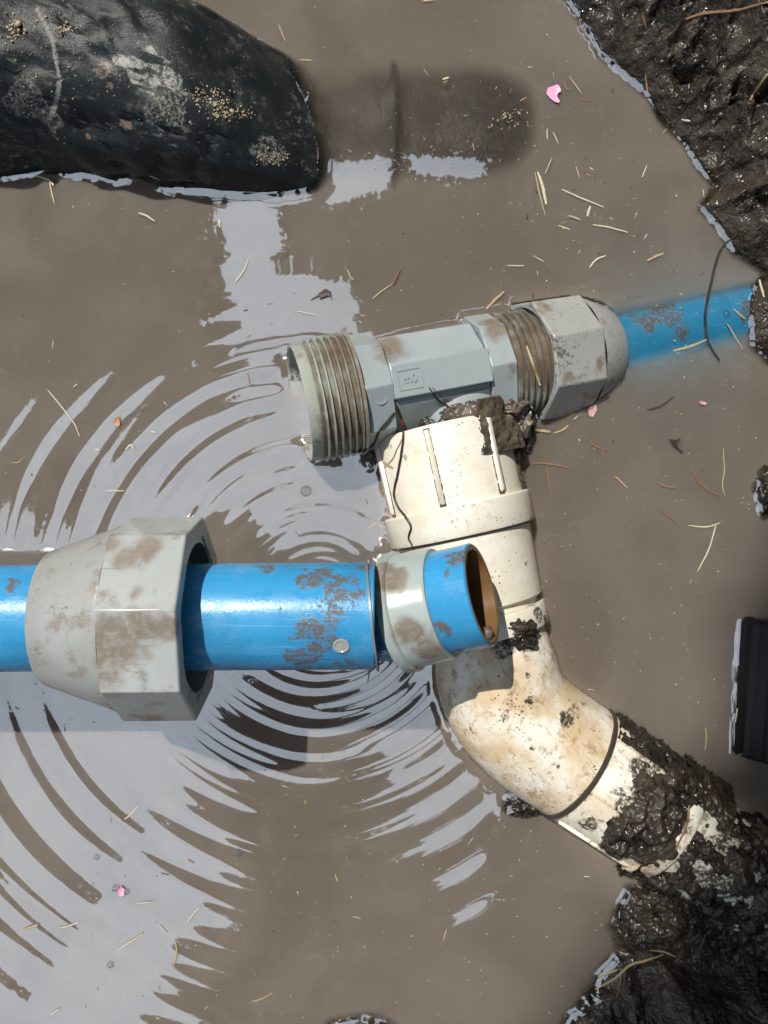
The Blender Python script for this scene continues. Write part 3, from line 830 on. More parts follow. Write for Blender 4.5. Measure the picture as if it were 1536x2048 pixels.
# ---- raised blue pipe with loose nut
PZ = 0.111
pa = W(-900, 1242, PZ); pb = W(750, 1231, PZ)
PA = (pb - pa).normalized(); PL = (pb - pa).length
def Pp(px, py, z): return tuple(W(px, py, z))
M['blue'] = mat_blue('glossy_blue_pipe_plastic', [
    (*Pp(640, 1275, 0.138), 0.013), (*Pp(600, 1300, 0.13), 0.010), (*Pp(660, 1240, 0.14), 0.007), (*Pp(630, 1150, 0.13), 0.009), (*Pp(680, 1165, 0.135), 0.010), (*Pp(705, 1190, 0.14), 0.006),
    (*Pp(530, 1138, 0.12), 0.006), (*Pp(560, 1218, 0.142), 0.0015), (*Pp(24, 1167, 0.133), 0.005), (*Pp(700, 1300, 0.125), 0.010), (*Pp(735, 1140, 0.12), 0.006), (*Pp(620, 1325, 0.115), 0.012), (*Pp(570, 1275, 0.138), 0.003)], dirt=0.22)
rp_ = empty('raised_blue_pipe', pb - PA * 0.15, 'clean blue water pipe crossing above the water from the left edge', 'pipe')
v, f = lathe(pa, PA, [(0, 0.0318), (PL - 0.0006, 0.0318), (PL, 0.0312), (PL, 0.0275), (PL - 0.06, 0.0275)], 128)
keep(mk('pipe_wall', v, f, M['blue'], rp_))
s = Sh('dull_metal_clip'); M['clip'] = s.done(s.mix(s.noise(300), (0.13, 0.13, 0.12), (0.30, 0.29, 0.27)), 0.4, None, metal=0.3)
CT = (PA + Vector((0, 0.10, 0))).normalized()
v, f = lathe(pb - PA * 0.0015, CT, [(-0.0006, 0.0312), (-0.0006, 0.0332), (0.0006, 0.0332), (0.0006, 0.0312)], 96, loop=True)
mk('clip_ring', v, f, M['clip'], rp_)
v, f = sweep([W(742, 1322, 0.10), W(738, 1345, 0.098), W(735, 1368, 0.096)], [0.0010, 0.0008, 0.0002], 6)
mk('clip_tail', v, f, M['clip'], rp_)
s = Sh('clear_button'); fr = s.noise(500)
M['button'] = s.done(s.mix(fr, (0.20, 0.22, 0.20), (0.42, 0.43, 0.40)), 0.2, s.bump(fr, 0.4, 0.0004), coat=0.5)
c = W(683, 1285, 0.137)
nrm = (c - (pb + PA * ((c - pb).dot(PA)))).normalized()
c = pb + PA * ((c - pb).dot(PA)) + nrm * 0.0316
v, f = lathe(c, nrm, [(0, 0.0046), (0.0008, 0.0047), (0.0010, 0.0038), (0.0006, 0.0034), (0.0007, 0.001), (0.0009, 0.0)], 32, up=Vector((1, 0, 0)))
mk('button_mark', v, f, M['button'], rp_)

M['nut2'] = mat_grey_plastic('stained_grey_nut_plastic', (0.37, 0.385, 0.375), film=0.55, speck=0.6, rough=0.22, grain=(1, 0, 0), off=(0.7, 3, 1),
    film_pts=[(*Pp(225, 1280, 0.165), 0.012), (*Pp(210, 1330, 0.155), 0.011), (*Pp(215, 1300, 0.16), 0.008), (*Pp(215, 1350, 0.15), 0.008), (*Pp(250, 1270, 0.165), 0.010), (*Pp(290, 1250, 0.168), 0.008), (*Pp(330, 1255, 0.168), 0.006), (*Pp(270, 1180, 0.168), 0.004),
              (*Pp(300, 1095, 0.15), 0.007), (*Pp(220, 1090, 0.15), 0.006), (*Pp(250, 1110, 0.153), 0.006), (*Pp(320, 1410, 0.12), 0.010), (*Pp(150, 1330, 0.145), 0.004)])
NX = lambda mm: pb + PA * (mm - pb.x)
nut = empty('loose_nut', NX(-0.15), 'large pale grey octagonal nut with mud stains loose on the raised blue pipe', 'pipe nut')
NO = NX(-0.155)
PAx, PU, PV = basis(PA)
roll = R(10.5) * (1 if PV.y > 0 else -1)
v, f = lathe(NO, PA, [(0.0, 0.0540), (0.0010, 0.0590), (0.0015, 0.0608), (0.0440, 0.0608), (0.0450, 0.0598), (0.0450, 0.0490), (0.020, 0.0485)], 8, roll)
keep(bevel(mk('nut_body', v, f, M['nut2'], nut), 0.0010, 3))
v, f = lathe(NO, PA, [(0.0440, 0.0445), (0.0440, 0.0486), (0.012, 0.0480), (0.012, 0.0445)], 64, loop=True)
mk('threaded_bore', v, f, M['nut2'], nut)
v, f = lathe(NO, PA, [(0.034, 0.0450), (0.034, 0.0325), (0.012, 0.0325)], 64)
s = Sh('dark_gasket'); M['gasket'] = s.done((0.03, 0.03, 0.03), 0.5)
mk('gasket', v, f, M['gasket'], nut)
M['cone2'] = mat_grey_plastic('scuffed_grey_cone_plastic', (0.31, 0.315, 0.30), film=0.85, speck=0.9, rough=0.33, grain=(1, 0.1, 0), off=(2.7, 1, 4), film_pts=[(*Pp(140, 1325, 0.14), 0.006), (*Pp(160, 1335, 0.14), 0.004)])
v, f = lathe(NO, PA, [(-0.043, 0.0322), (-0.0435, 0.0395), (-0.0425, 0.0405), (-0.0010, 0.0550), (0.0008, 0.0550)], 96)
mk('nut_cone', v, f, M['cone2'], nut)


# ---- ring and stub, tipped toward the viewer
SA = Vector((0.966, 0.256, 0)).normalized() * math.cos(R(20)) + Vector((0, 0, 1)) * math.sin(R(20))
SB = W(806, 1223, 0.090)
SAx, SUx, SVx = basis(SA)
M['ring'] = mat_grey_plastic('pale_green_grey_ring_plastic', (0.34, 0.40, 0.38), film=0.42, speck=0.0, rough=0.26, off=(6, 0, 1),
    film_pts=[(*Pp(785, 1160, 0.12), 0.007), (*Pp(825, 1270, 0.13), 0.008), (*Pp(850, 1290, 0.125), 0.007), (*Pp(770, 1140, 0.11), 0.005), (*Pp(860, 1310, 0.12), 0.006)])
M['blue2'] = mat_blue('blue_stub_plastic', [(*Pp(920, 1125, 0.12), 0.008), (*Pp(900, 1150, 0.125), 0.004), (*Pp(890, 1255, 0.13), 0.005), (*Pp(910, 1290, 0.11), 0.009), (*Pp(925, 1280, 0.11), 0.006)], dirt=0.1, off=(9, 1, 1), A=SA)
s = Sh('brown_pipe_lining'); nb = s.noise(90, 5)
M['lining'] = s.done(s.mix(nb, (0.13, 0.065, 0.022), (0.21, 0.115, 0.045)), 0.32, s.bump(s.noise(300), 0.3, 0.0005))
stub = empty('pipe_stub', SB + SA * 0.02, 'short blue pipe end in a pale ring tipped upward over the cream coupling', 'pipe')
v, f = lathe(SB, SA, [(-0.006, 0.0290), (-0.006, 0.0318), (0.0515, 0.0318), (0.0524, 0.0308)], 96)
mk('pipe_wall', v, f, M['blue2'], stub)
v, f = lathe(SB, SA, [(0.0524, 0.0309), (0.0526, 0.0288), (0.0520, 0.0278), (-0.010, 0.0272), (-0.0102, 0.0)], 96)
mk('lining', v, f, M['lining'], stub)
v, f = lathe(SB, SA, [(-0.0030, 0.0316), (-0.0032, 0.0372), (-0.0022, 0.0380), (0.0030, 0.0380), (0.0040, 0.0370), (0.0042, 0.0360), (0.0050, 0.0356), (0.0260, 0.0348), (0.0275, 0.0338), (0.0277, 0.0316)], 96)
mk('seal_ring', v, f, M['ring'], stub)
v, f = lathe(SB, -SA, [(0.004, 0.0), (0.004, 0.0308), (0.022, 0.0272)], 64)
mk('inner_sleeve', v, f, M['blue'], stub)
o = lump('mud_bead', SB + SAx * 0.049 + SVx * (0.024 if SVx.x * 0 + SVx.y < 0 else -0.024), (0.004, 0.004), 0.003, 12, stub, 'mud_shade_film', 3)

# ------------------------------------------------------------------ boot
bp = [  # x, y, z, half width, half height
    (0.1215, 0.288, -0.028, 0.007, 0.006), (0.1190, 0.288, -0.0265, 0.0210, 0.0140), (0.110, 0.287, -0.0262, 0.0360, 0.0203), (0.096, 0.286, -0.0264, 0.0460, 0.0230), (0.070, 0.285, -0.0270, 0.0545, 0.0244),
    (0.040, 0.284, -0.0278, 0.0570, 0.0246), (0.006, 0.284, -0.028, 0.0565, 0.0246), (-0.030, 0.284, -0.030, 0.0545, 0.0255), (-0.052, 0.285, -0.030, 0.0550, 0.0290), (-0.068, 0.286, -0.028, 0.0565, 0.0370),
    (-0.085, 0.289, -0.024, 0.0580, 0.0440), (-0.115, 0.296, -0.014, 0.0620, 0.0540), (-0.150, 0.305, -0.004, 0.0680, 0.0620), (-0.200, 0.318, -0.002, 0.0760, 0.0700),
    (-0.280, 0.336, -0.004, 0.0900, 0.0840), (-0.380, 0.350, 0.004, 0.0980, 0.0940), (-0.500, 0.365, 0.020, 0.1020, 0.0980), (-0.60, 0.38, 0.035, 0.104, 0.100)]
B = spline(bp, 150)
nb_ = 120
vs, fs = [], []
for i, b in enumerate(B):
    a = B[max(i - 1, 0)]; c = B[min(i + 1, len(B) - 1)]
    T = Vector(c[:3]) - Vector(a[:3]); T.y *= 0.3; T.normalize()
    fade = min(1.0, max(0.0, (0.02 - b[0]) / 0.10))
    Tm = (Vector((-1, 0, 0)) * (1 - fade) + T * fade).normalized()
    H = Vector((0, 1, 0)); U = Tm.cross(H) if Tm.cross(H).z > 0 else H.cross(Tm)
    U.normalize()
    for k in range(nb_):
        t = 2 * math.pi * k / nb_
        e = 0.66 if b[0] > -0.10 else 0.66 + 0.34 * min(1, (-0.10 - b[0]) / 0.10)
        cu = math.copysign(abs(math.cos(t)) ** e, math.cos(t)); su = math.copysign(abs(math.sin(t)) ** e, math.sin(t))
        p = Vector(b[:3]) + H * su * b[3] + U * cu * b[4]
        p.x += 0.26 * (b[1] - p.y) * float(sm(np.float64(0.06 - b[0]), 0.0, 0.10))
        # leather-like folds at the ankle and soft dents
        n_ = (H * su + U * cu)
        crz = -0.0055 * max(0.0, 1 - abs(fbm(Vector((p.x * 1.5, p.y * 0.7, p.z)), 26, 2)) * 7) * float(sm(np.float64(-p.x), 0.07, 0.12))
        amp = 0.0022 * sm(np.float64(-p.x), 0.08, 0.15)
        fold = math.sin((p.x * 1.0 + 0.35 * p.y + 0.5 * p.z) * 150 + 2.5 * fbm(p, 10, 2)) * amp * (0.6 + 0.6 * fbm(p, 8, 2))
        dent = 0.008 * fbm(p, 10, 2) * min(1, max(0, (-0.05 - p.x) / 0.06)) + 0.0010 * fbm(p, 50, 2) * min(1, max(0, (0.0 - p.x) / 0.06))
        if abs(p.x - 0.0075) < 0.004 and cu > 0.3: dent += 0.0030 * (1 - abs(p.x - 0.0075) / 0.004)
        vs.append(p + n_ * float(fold + dent + crz))
for i in range(len(B) - 1):
    for k in range(nb_):
        k2 = (k + 1) % nb_
        fs.append((i * nb_ + k, i * nb_ + k2, (i + 1) * nb_ + k2, (i + 1) * nb_ + k))
fs.append(tuple(range(nb_ - 1, -1, -1)))
boot = empty('rubber_boot', (-0.05, 0.29, -0.05), 'scuffed black rubber boot stepping into the muddy water at upper left', 'boot')
bo = keep(mk('boot_upper', vs, fs, M['rubber'], boot, sharp=None))
# sole under water
so = [(x, y, -0.058) for x, y in [(0.11, 0.288)]]
sv, sf = [], []
outl = [(0.112, 0.288), (0.105, 0.315), (0.08, 0.335), (0.03, 0.338), (-0.03, 0.330), (-0.10, 0.330), (-0.15, 0.335), (-0.175, 0.315), (-0.18, 0.29), (-0.165, 0.262), (-0.11, 0.250), (-0.04, 0.248), (0.03, 0.242), (0.08, 0.245), (0.105, 0.262)]
for z in (-0.105, -0.058):
    for (x, y) in outl: sv.append((x, y, z))
n = len(outl)
sf = [tuple(range(n - 1, -1, -1)), tuple(range(n, 2 * n))] + [(i, (i + 1) % n, n + (i + 1) % n, n + i) for i in range(n)]
keep(mk('sole', sv, sf, M['rubber'], boot))

# grit stuck on the boot
dg = bpy.context.evaluated_depsgraph_get(); dg.update()
def bvh_of(objs):
    V, Fq = [], []
    dg = bpy.context.evaluated_depsgraph_get()
    for o in objs:
        ev = o.evaluated_get(dg); me_ = ev.to_mesh(); mw = ev.matrix_world
        b = len(V)
        V.extend(mw @ v_.co for v_ in me_.vertices); Fq.extend([tuple(b + i for i in p.vertices) for p in me_.polygons])
        ev.to_mesh_clear()
    return BVHTree.FromPolygons(V, Fq)
bb = bvh_of([bo])
def PB(px, py):
    d_ = (W(px, py, 0) - Vector((0, 0, CAMH))).normalized()
    h = bb.ray_cast(Vector((0, 0, CAMH)), d_)
    return tuple(h[0]) if h[0] is not None else tuple(W(px, py, 0.08))
s = Sh('black_boot_rubber')
fine = s.noise(450, 5, 0.7); mid = s.noise(34, 6, 0.62)
base = s.mix(mid, (0.0075, 0.0095, 0.0105), (0.017, 0.021, 0.023))
sx = s.vmath('DOT_PRODUCT', s.pos, (1, 0, 0)); sz = s.vmath('DOT_PRODUCT', s.pos, (0, 0, 1))
# dried scuffs: streaks bunched in patches
st1 = s.noise(260, 5, 0.7, vec=s.stretch((0.9, -0.25, 0.2), 0.12), dist=0.6)
patch = s.step(s.noise(24, 5, 0.6, off=(4, 2, 0)), 0.50, 0.68)
dust = s.math('MULTIPLY', s.step(st1, 0.50, 0.72), patch)
spk = s.math('MULTIPLY', s.step(fine, 0.60, 0.74), s.step(mid, 0.36, 0.62))
marks = s.blobs([(*PB(285, 130), 0.013), (*PB(315, 155), 0.012), (*PB(260, 118), 0.008)], 60, 1.3)
marks = s.math('MULTIPLY', marks, s.step(s.noise(170, 2, 0.5, vec=s.stretch((0.95, -0.3, 0.0), 0.10)), 0.46, 0.56))
mk2 = s.math('MULTIPLY', s.blobs([(*PB(345, 230), 0.013), (*PB(60, 210), 0.014), (*PB(95, 235), 0.010), (*PB(545, 310), 0.010)], 45, 1.6), s.step(fine, 0.40, 0.62))
tot = s.math('MAXIMUM', s.math('MAXIMUM', s.math('MULTIPLY', dust, 0.55), s.math('MULTIPLY', spk, 0.38)), s.math('MAXIMUM', s.math('MULTIPLY', marks, 0.95), s.math('MULTIPLY', mk2, 0.6)))
# pale crease line round the ankle (distance to a torus-like curve given by points)
cr_pts = [(75, 20), (100, 70), (112, 120), (118, 165), (112, 205), (95, 245), (60, 275), (20, 302), (-20, 318)]
cl = None
for (x, y) in spline(cr_pts, 46):
    d_ = s.vmath('LENGTH', s.vmath('MULTIPLY', s.vmath('SUBTRACT', s.pos, PB(x, y)), (1, 1, 1)), (0, 0, 0))
    cl = d_ if cl is None else s.math('MINIMUM', cl, d_)
cl = s.math('MULTIPLY', s.step(s.math('ADD', cl, s.math('MULTIPLY', fine, 0.0035)), 0.0042, 0.0026), s.step(sz, 0.03, 0.05))
tot = s.math('MAXIMUM', tot, s.math('MULTIPLY', cl, 0.55))
dus = s.math('MULTIPLY', s.step(s.math('ADD', s.noise(130, 6, 0.75, off=(1, 5, 2)), s.math('MULTIPLY', mid, 0.5)), 0.80, 0.95), 0.14)
tot = s.math('MAXIMUM', tot, dus)
c = s.mix(tot, base, s.mix(s.noise(900, 2), (0.16, 0.155, 0.13), (0.60, 0.59, 0.53)))
mudw = s.math('MULTIPLY', s.step(sz, 0.0015, -0.004), s.step(s.geo.outputs['Normal'] and s.vmath('DOT_PRODUCT', s.geo.outputs['Normal'], (0, 0, 1)), 0.55, 0.92))
c = s.mix(s.math('MULTIPLY', mudw, 0.8), c, (0.030, 0.025, 0.020))
br = s.blobs([(*PB(207, 145), 0.0055), (*PB(218, 170), 0.003), (*PB(250, 250), 0.0045), (*PB(175, 272), 0.003)], 80, 1.5)
c = s.mix(s.math('MULTIPLY', br, 0.9), c, (0.20, 0.14, 0.095))
M['boot'] = s.done(c, s.mixf(tot, s.mixf(s.step(mid, 0.4, 0.6), 0.30, 0.50), 0.85), s.bump(s.math('ADD', s.math('MULTIPLY', fine, 0.6), s.math('MULTIPLY', mid, 2.2)), 0.5, 0.0014), spec=0.28)
bo.data.materials[0] = M['boot']
def stones(name, centers, mat, seed, parent=None, bvh=None, flat=0.6):
    rg = random.Random(seed); V, Fq = [], []
    ico = [(-.526, 0, .851), (.526, 0, .851), (-.526, 0, -.851), (.526, 0, -.851), (0, .851, .526), (0, .851, -.526), (0, -.851, .526), (0, -.851, -.526), (.851, .526, 0), (-.851, .526, 0), (.851, -.526, 0), (-.851, -.526, 0)]
    tri = [(1, 4, 0), (4, 9, 0), (4, 5, 9), (8, 5, 4), (1, 8, 4), (1, 10, 8), (10, 3, 8), (8, 3, 5), (3, 2, 5), (3, 7, 2), (3, 10, 7), (10, 6, 7), (6, 11, 7), (6, 0, 11), (6, 1, 0), (10, 1, 6), (11, 0, 9), (2, 11, 9), (5, 2, 9), (11, 2, 7)]
    for (px, py, spread, n_, r_) in centers:
        for _ in range(n_):
            x = rg.gauss(px, spread[0]); y = rg.gauss(py, spread[1])
            dirv = (W(x, y, 0) - Vector((0, 0, CAMH))).normalized()
            hit = bvh.ray_cast(Vector((0, 0, CAMH)), dirv)
            if hit[0] is None: continue
            r = r_ * (0.35 + 0.75 * rg.random() ** 2)
            c = hit[0] + hit[1] * r * 0.3
            q = hit[1].to_track_quat('Z', 'Y').to_matrix() @ Matrix.Rotation(rg.uniform(0, 6.28), 3, 'Z')
            b = len(V)
            sx_, sy_ = rg.uniform(0.7, 1.3), rg.uniform(0.7, 1.1)
            for a in ico: V.append(c + q @ Vector((a[0] * r * sx_, a[1] * r * sy_, a[2] * r * flat)))
            Fq += [tuple(b + i for i in t) for t in tri]
    o = mk(name, V, Fq, mat, parent, sharp=None)
    o['kind'] = 'stuff'
    return o
s = Sh('sand_grit'); M['grit'] = s.done(s.mix(s.noise(250, 2), (0.20, 0.16, 0.09), (0.55, 0.46, 0.30)), 0.6)
g = stones('grit', [(405, 190, (16, 10), 90, 0.0009), (440, 215, (14, 16), 120, 0.0009), (470, 228, (22, 8), 70, 0.0009), (545, 318, (18, 8), 80, 0.0008), (30, 60, (22, 14), 80, 0.0012), (130, 60, (10, 6), 40, 0.0012), (35, 50, (4, 3), 3, 0.0028), (470, 225, (3, 3), 2, 0.0026), (382, 248, (3, 3), 2, 0.0022), (300, 150, (160, 90), 160, 0.0005), (100, 100, (50, 70), 110, 0.0007)], M['grit'], 4, boot, bb)

# ------------------------------------------------------------------ water
def water():
    xs = axis_coords(-0.31, 0.31, 0.0013, 1.1, 1.4); ys = axis_coords(-0.41, 0.41, 0.0013, 1.0, 1.4)
    X, Y = np.meshgrid(xs, ys)
    px = X / CAMH * F + 768; py = 1024 - Y / CAMH * F
    Z = np.zeros_like(X)
    # rings spreading from the drip beneath the raised pipe; wavelengths in photo pixels for comparison with it
    def rings(cx, cy, a0, wob=0.0, ph=0.0):
        dx, dy = px - cx, py - cy
        r = np.sqrt(dx * dx + dy * dy) + 1e-3
        ang = np.arctan2(dy, dx)
        r = r + wob * (10 * np.sin(3 * ang + 1) + 6 * np.sin(7 * ang)) * sm(r, 60, 500)
        lam = 19 + 0.095 * r
        phi = 2 * np.pi / 0.095 * np.log(1 + 0.095 * r / 19) + ph
        slope = a0 * sm(r, 15, 60) * (0.55 + 0.45 * np.exp(-r / 300)) * (1 - 0.6 * sm(r, 700, 1100))
        mod = 0.72 + 0.28 * np.sin(phi * 0.31 + 2.0 * np.sin(ang * 2) + 1.0)
        return slope * mod * lam * 0.0003666 / (2 * np.pi) * np.cos(phi)
    left = sm(-(px - (800 + 0.22 * (py - 900))), -40, 60)      # the white coupling and elbow hold the rings back on the right
    low = sm(py, 1350, 1500)
    w = np.maximum(left, 0.0)
    calm_top = 1 - 0.92 * sm(-py, -760, -560)
    Z += rings(625, 1205, 0.080, 0.6) * (1 + 0.55 * low) * (0.03 + 0.97 * w) * calm_top
    def fine(cx, cy, l0, l1, a0, dec, ph):
        dx, dy = px - cx, py - cy; r = np.sqrt(dx * dx + dy * dy) + 1e-3; ang = np.arctan2(dy, dx)
        lam = l0 + l1 * r
        return a0 * sm(r, 10, 50) * np.exp(-r / dec) * lam * 0.0003666 / (2 * np.pi) * np.cos(2 * np.pi / l1 * np.log(1 + l1 * r / l0) + ph) * (0.6 + 0.4 * np.sin(4 * ang + r / 90 + ph))
    Z += fine(640, 1190, 16, 0.045, 0.170, 280, 0.6) * w * calm_top
    Z += fine(700, 1010, 24, 0.05, 0.014, 300, 1.0) * w * calm_top
    # slow swell
    Z += 0.00012 * (vfbm(X, Y, 14, 2) - 0.5) * 2
    # what stands in or under the water
    dg = bpy.context.evaluated_depsgraph_get()
    bv = bvh_of(solids)
    GZw = ground_h(X, Y)
    depth = np.clip(-GZw, 0, 0.2)
    occ = (GZw > 0)
    ny, nx = X.shape
    dn = Vector((0, 0, -1))
    fx = (np.abs(X) < 0.33) & (np.abs(Y) < 0.43)
    ii, jj = np.nonzero(fx & ~occ)
    hz = 0.06
    for a, b in zip(ii.tolist(), jj.tolist()):
        x = float(X[a, b]); y = float(Y[a, b])
        h = bv.ray_cast(Vector((x, y, hz)), dn, 0.16)
        if h[0] is None: continue
        z = h[0].z
        # step through anything hanging clear above the water
        if z > 0.0:
            # above the surface: is the surface point inside a solid or only under it?
            up = bv.ray_cast(Vector((x, y, 0.0)), dn, 0.15)
            if up[0] is not None and up[1].z < 0: occ[a, b] = True      # leaving a solid: we are inside it
            elif up[0] is not None: depth[a, b] = min(depth[a, b], -up[0].z)
            elif z < 0.012: occ[a, b] = True
        else:
            depth[a, b] = min(depth[a, b], -z)
    # meniscus: water climbs what it wets
    from_occ = occ & fx
    edge = from_occ.copy()
    inner = from_occ.copy()
    inner[1:-1, 1:-1] = from_occ[1:-1, 1:-1] & from_occ[:-2, 1:-1] & from_occ[2:, 1:-1] & from_occ[1:-1, :-2] & from_occ[1:-1, 2:]
    edge &= ~inner
    ei, ej = np.nonzero(edge)
    kd = KDTree(len(ei))
    for k, (a, b) in enumerate(zip(ei.tolist(), ej.tolist())): kd.insert((float(X[a, b]), float(Y[a, b]), 0), k)
    kd.balance()
    # only cells near an edge: grow the mask
    m = edge.copy()
    for _ in range(13):
        g_ = m.copy(); g_[1:] |= m[:-1]; g_[:-1] |= m[1:]; g_[:, 1:] |= m[:, :-1]; g_[:, :-1] |= m[:, 1:]; m = g_
    D = np.full(X.shape, 1.0)
    for a, b in zip(*[q.tolist() for q in np.nonzero(m & fx)]):
        D[a, b] = kd.find((float(X[a, b]), float(Y[a, b]), 0))[2]
    D[occ] = 0
    var = 0.45 + 1.1 * vfbm(X, Y, 28, 3)
    men = 0.0021 * var * np.exp(-D / 0.0034)
    for _ in range(3):
        q = men.copy()
        q[1:-1, 1:-1] = (men[1:-1, 1:-1] * 2 + men[:-2, 1:-1] + men[2:, 1:-1] + men[1:-1, :-2] + men[1:-1, 2:]) / 6
        men = q
    Z += men
    Z[~fx & True] *= 0.3
    # turbidity of the water column above drowned things
    turb = 1 - np.exp(-(depth * 168.0) ** 3.4)
    turb = np.where(occ, 1 - np.exp(-0.001), turb)
    return X, Y, Z, turb, depth, occ
import time as _t
_t0 = _t.time()
WX, WY, WZ, WT, WD, WO = water()
print('water', round(_t.time() - _t0, 1))
s = Sh('muddy_water')
at = s.n('ShaderNodeAttribute', attribute_name='turbidity').outputs['Fac']
n1 = s.noise(9, 4, 0.55, dist=1.2); n2 = s.noise(45, 5, 0.6, dist=2.0); n3 = s.noise(700, 2, 0.5)
c = s.mix(s.step(n1, 0.3, 0.7), (0.164, 0.139, 0.117), (0.204, 0.176, 0.150))
c = s.mix(s.math('MULTIPLY', s.step(n2, 0.50, 0.78), 0.5), c, (0.262, 0.232, 0.202))
n4 = s.noise(120, 6, 0.65, dist=3.0)
c = s.mix(s.math('MULTIPLY', s.math('MULTIPLY', s.step(n4, 0.56, 0.72), s.step(s.noise(7, 3, 0.5, off=(2, 9, 0)), 0.42, 0.62)), 0.45), c, (0.30, 0.275, 0.24))
c = s.mix(s.step(n3, 0.62, 0.80, 0, 0.2), c, (0.23, 0.20, 0.17))
pb_ = s.n('ShaderNodeBsdfPrincipled')
s.put(pb_.inputs['Base Color'], c); pb_.inputs['Roughness'].default_value = 1.0
pb_.inputs['Specular IOR Level'].default_value = 0.0
pb_.inputs['Subsurface Weight'].default_value = 1.0
pb_.inputs['Subsurface Radius'].default_value = (1.0, 0.85, 0.7); pb_.inputs['Subsurface Scale'].default_value = 0.014
tr = s.n('ShaderNodeBsdfTransparent'); tr.inputs[0].default_value = (0.93, 0.90, 0.86, 1)
m1 = s.n('ShaderNodeMixShader'); s.put(m1.inputs[0], at)
tl_ = s.n('ShaderNodeBsdfTranslucent'); tl_.inputs[0].default_value = (0.62, 0.55, 0.47, 1)      # light carried down through the cloudy water
ad_ = s.n('ShaderNodeAddShader'); s.t.links.new(pb_.outputs[0], ad_.inputs[0]); s.t.links.new(tl_.outputs[0], ad_.inputs[1])
s.t.links.new(tr.outputs[0], m1.inputs[1]); s.t.links.new(ad_.outputs[0], m1.inputs[2])
gl = s.n('ShaderNodeBsdfGlossy'); gl.inputs['Roughness'].default_value = 0.015
cosv = s.math('ABSOLUTE', s.vmath('DOT_PRODUCT', s.geo.outputs['Incoming'], s.geo.outputs['Normal']))
F0 = 0.265
fr_ = s.math('MULTIPLY_ADD', s.math('POWER', s.math('SUBTRACT', 1.0, cosv), 5.0), 1 - F0, F0)
fr_ = s.math('MULTIPLY', fr_, s.math('SUBTRACT', 1.0, s.geo.outputs['Backfacing']))
m2 = s.n('ShaderNodeMixShader'); s.put(m2.inputs[0], fr_)
s.t.links.new(m1.outputs[0], m2.inputs[1]); s.t.links.new(gl.outputs[0], m2.inputs[2])
oo = s.n('ShaderNodeOutputMaterial'); s.t.links.new(m2.outputs[0], oo.inputs[0])
M['water'] = s.m
wat = grid_mesh('water', WX, WY, WZ, M['water'])
a_ = wat.data.attributes.new('turbidity', 'FLOAT', 'POINT'); a_.data.foreach_set('value', WT.astype(np.float32).ravel())
tag(wat, 'opaque brown muddy water with spreading rings', kind='structure')

# ------------------------------------------------------------------ floating bits
def mat_straw(name, c1, c2):
    s = Sh(name); n_ = s.noise(500, 3)
    return s.done(s.mix(n_, c1, c2), 0.5, s.bump(n_, 0.3, 0.0004))
M['gold'] = mat_straw('golden_straw', (0.25, 0.175, 0.09), (0.44, 0.34, 0.20))
M['pale'] = mat_straw('pale_straw', (0.36, 0.31, 0.21), (0.58, 0.52, 0.40))
M['brown'] = mat_straw('brown_straw', (0.15, 0.075, 0.035), (0.28, 0.16, 0.08))
M['root'] = mat_straw('black_root_bark', (0.012, 0.009, 0.007), (0.05, 0.035, 0.028))
M['redroot'] = mat_straw('reddish_root_bark', (0.14, 0.05, 0.03), (0.24, 0.10, 0.06))
def petal_mat(name, a, b):
    s = Sh(name); n_ = s.noise(400, 3); return s.done(s.mix(n_, a, b), 0.5, s.bump(n_, 0.4, 0.0005))
M['pink'] = petal_mat('pink_petal', (0.72, 0.22, 0.42), (0.85, 0.45, 0.60))
M['dusky'] = petal_mat('dusky_petal', (0.35, 0.20, 0.18), (0.55, 0.35, 0.33))
M['rust'] = petal_mat('rusty_leaf', (0.35, 0.13, 0.05), (0.50, 0.24, 0.11))
M['darkleaf'] = petal_mat('dark_leaf', (0.02, 0.012, 0.010), (0.05, 0.03, 0.025))

def zat(px, py, extra=0.0006):
    """height of whatever carries a bit at this place"""
    d_ = (W(px, py, 0) - Vector((0, 0, CAMH))).normalized()
    h = ALL.ray_cast(Vector((0, 0, CAMH)), d_)
    g_ = Vector((0, 0, CAMH)) + d_ * (CAMH / -d_.z)
    if h[0] is not None and h[0].z > g_.z: return h[0] + Vector((0, 0, extra))
    return g_ + Vector((0, 0, extra + 0.0002))
ALL = bvh_of(solids + [ground] + [o for o in bpy.data.objects if o.parent is not None and o.parent.name.startswith(('raised_blue', 'loose_nut', 'pipe_stub')) and o.type == 'MESH'])
rgs = random.Random(11)
def straw(pts, w, mat, label, group='straw pieces floating on the water', name='straw', cat='straw', flat=0.45, taper=0.35, n=10, drape=True, extra=0.0004):
    k_ = max(len(pts), int(sum(math.dist(pts[i], pts[i + 1]) for i in range(len(pts) - 1)) / 7))
    pts = [tuple(q) for q in spline([(a_, b_) for a_, b_ in pts], k_)] if k_ > 2 else pts
    wv = [zat(x, y, extra + 0.0003666 * w * 0.2) for x, y in pts]
    wv = [tuple(p) for p in wv]
    path = [Vector(p) for p in spline(wv, max(n, len(wv)))]
    for i in range(1, len(path) - 1):
        path[i] += Vector((rgs.uniform(-1, 1), rgs.uniform(-1, 1), 0)) * 0.00012
    m = len(path); r = 0.0003666 * w * 0.5
    rad = [max(r * 0.25, r * (1 - taper * abs(2 * i / (m - 1) - 1) ** 2.5 - 0.25 * rgs.random() * 0.5)) for i in range(m)]
    v_, f_ = sweep(path, rad, 6, flat=flat)
    o = mk(name, v_, f_, M[mat], None, sharp=50, org=path[m // 2])
    return tag(o, label, cat, group)

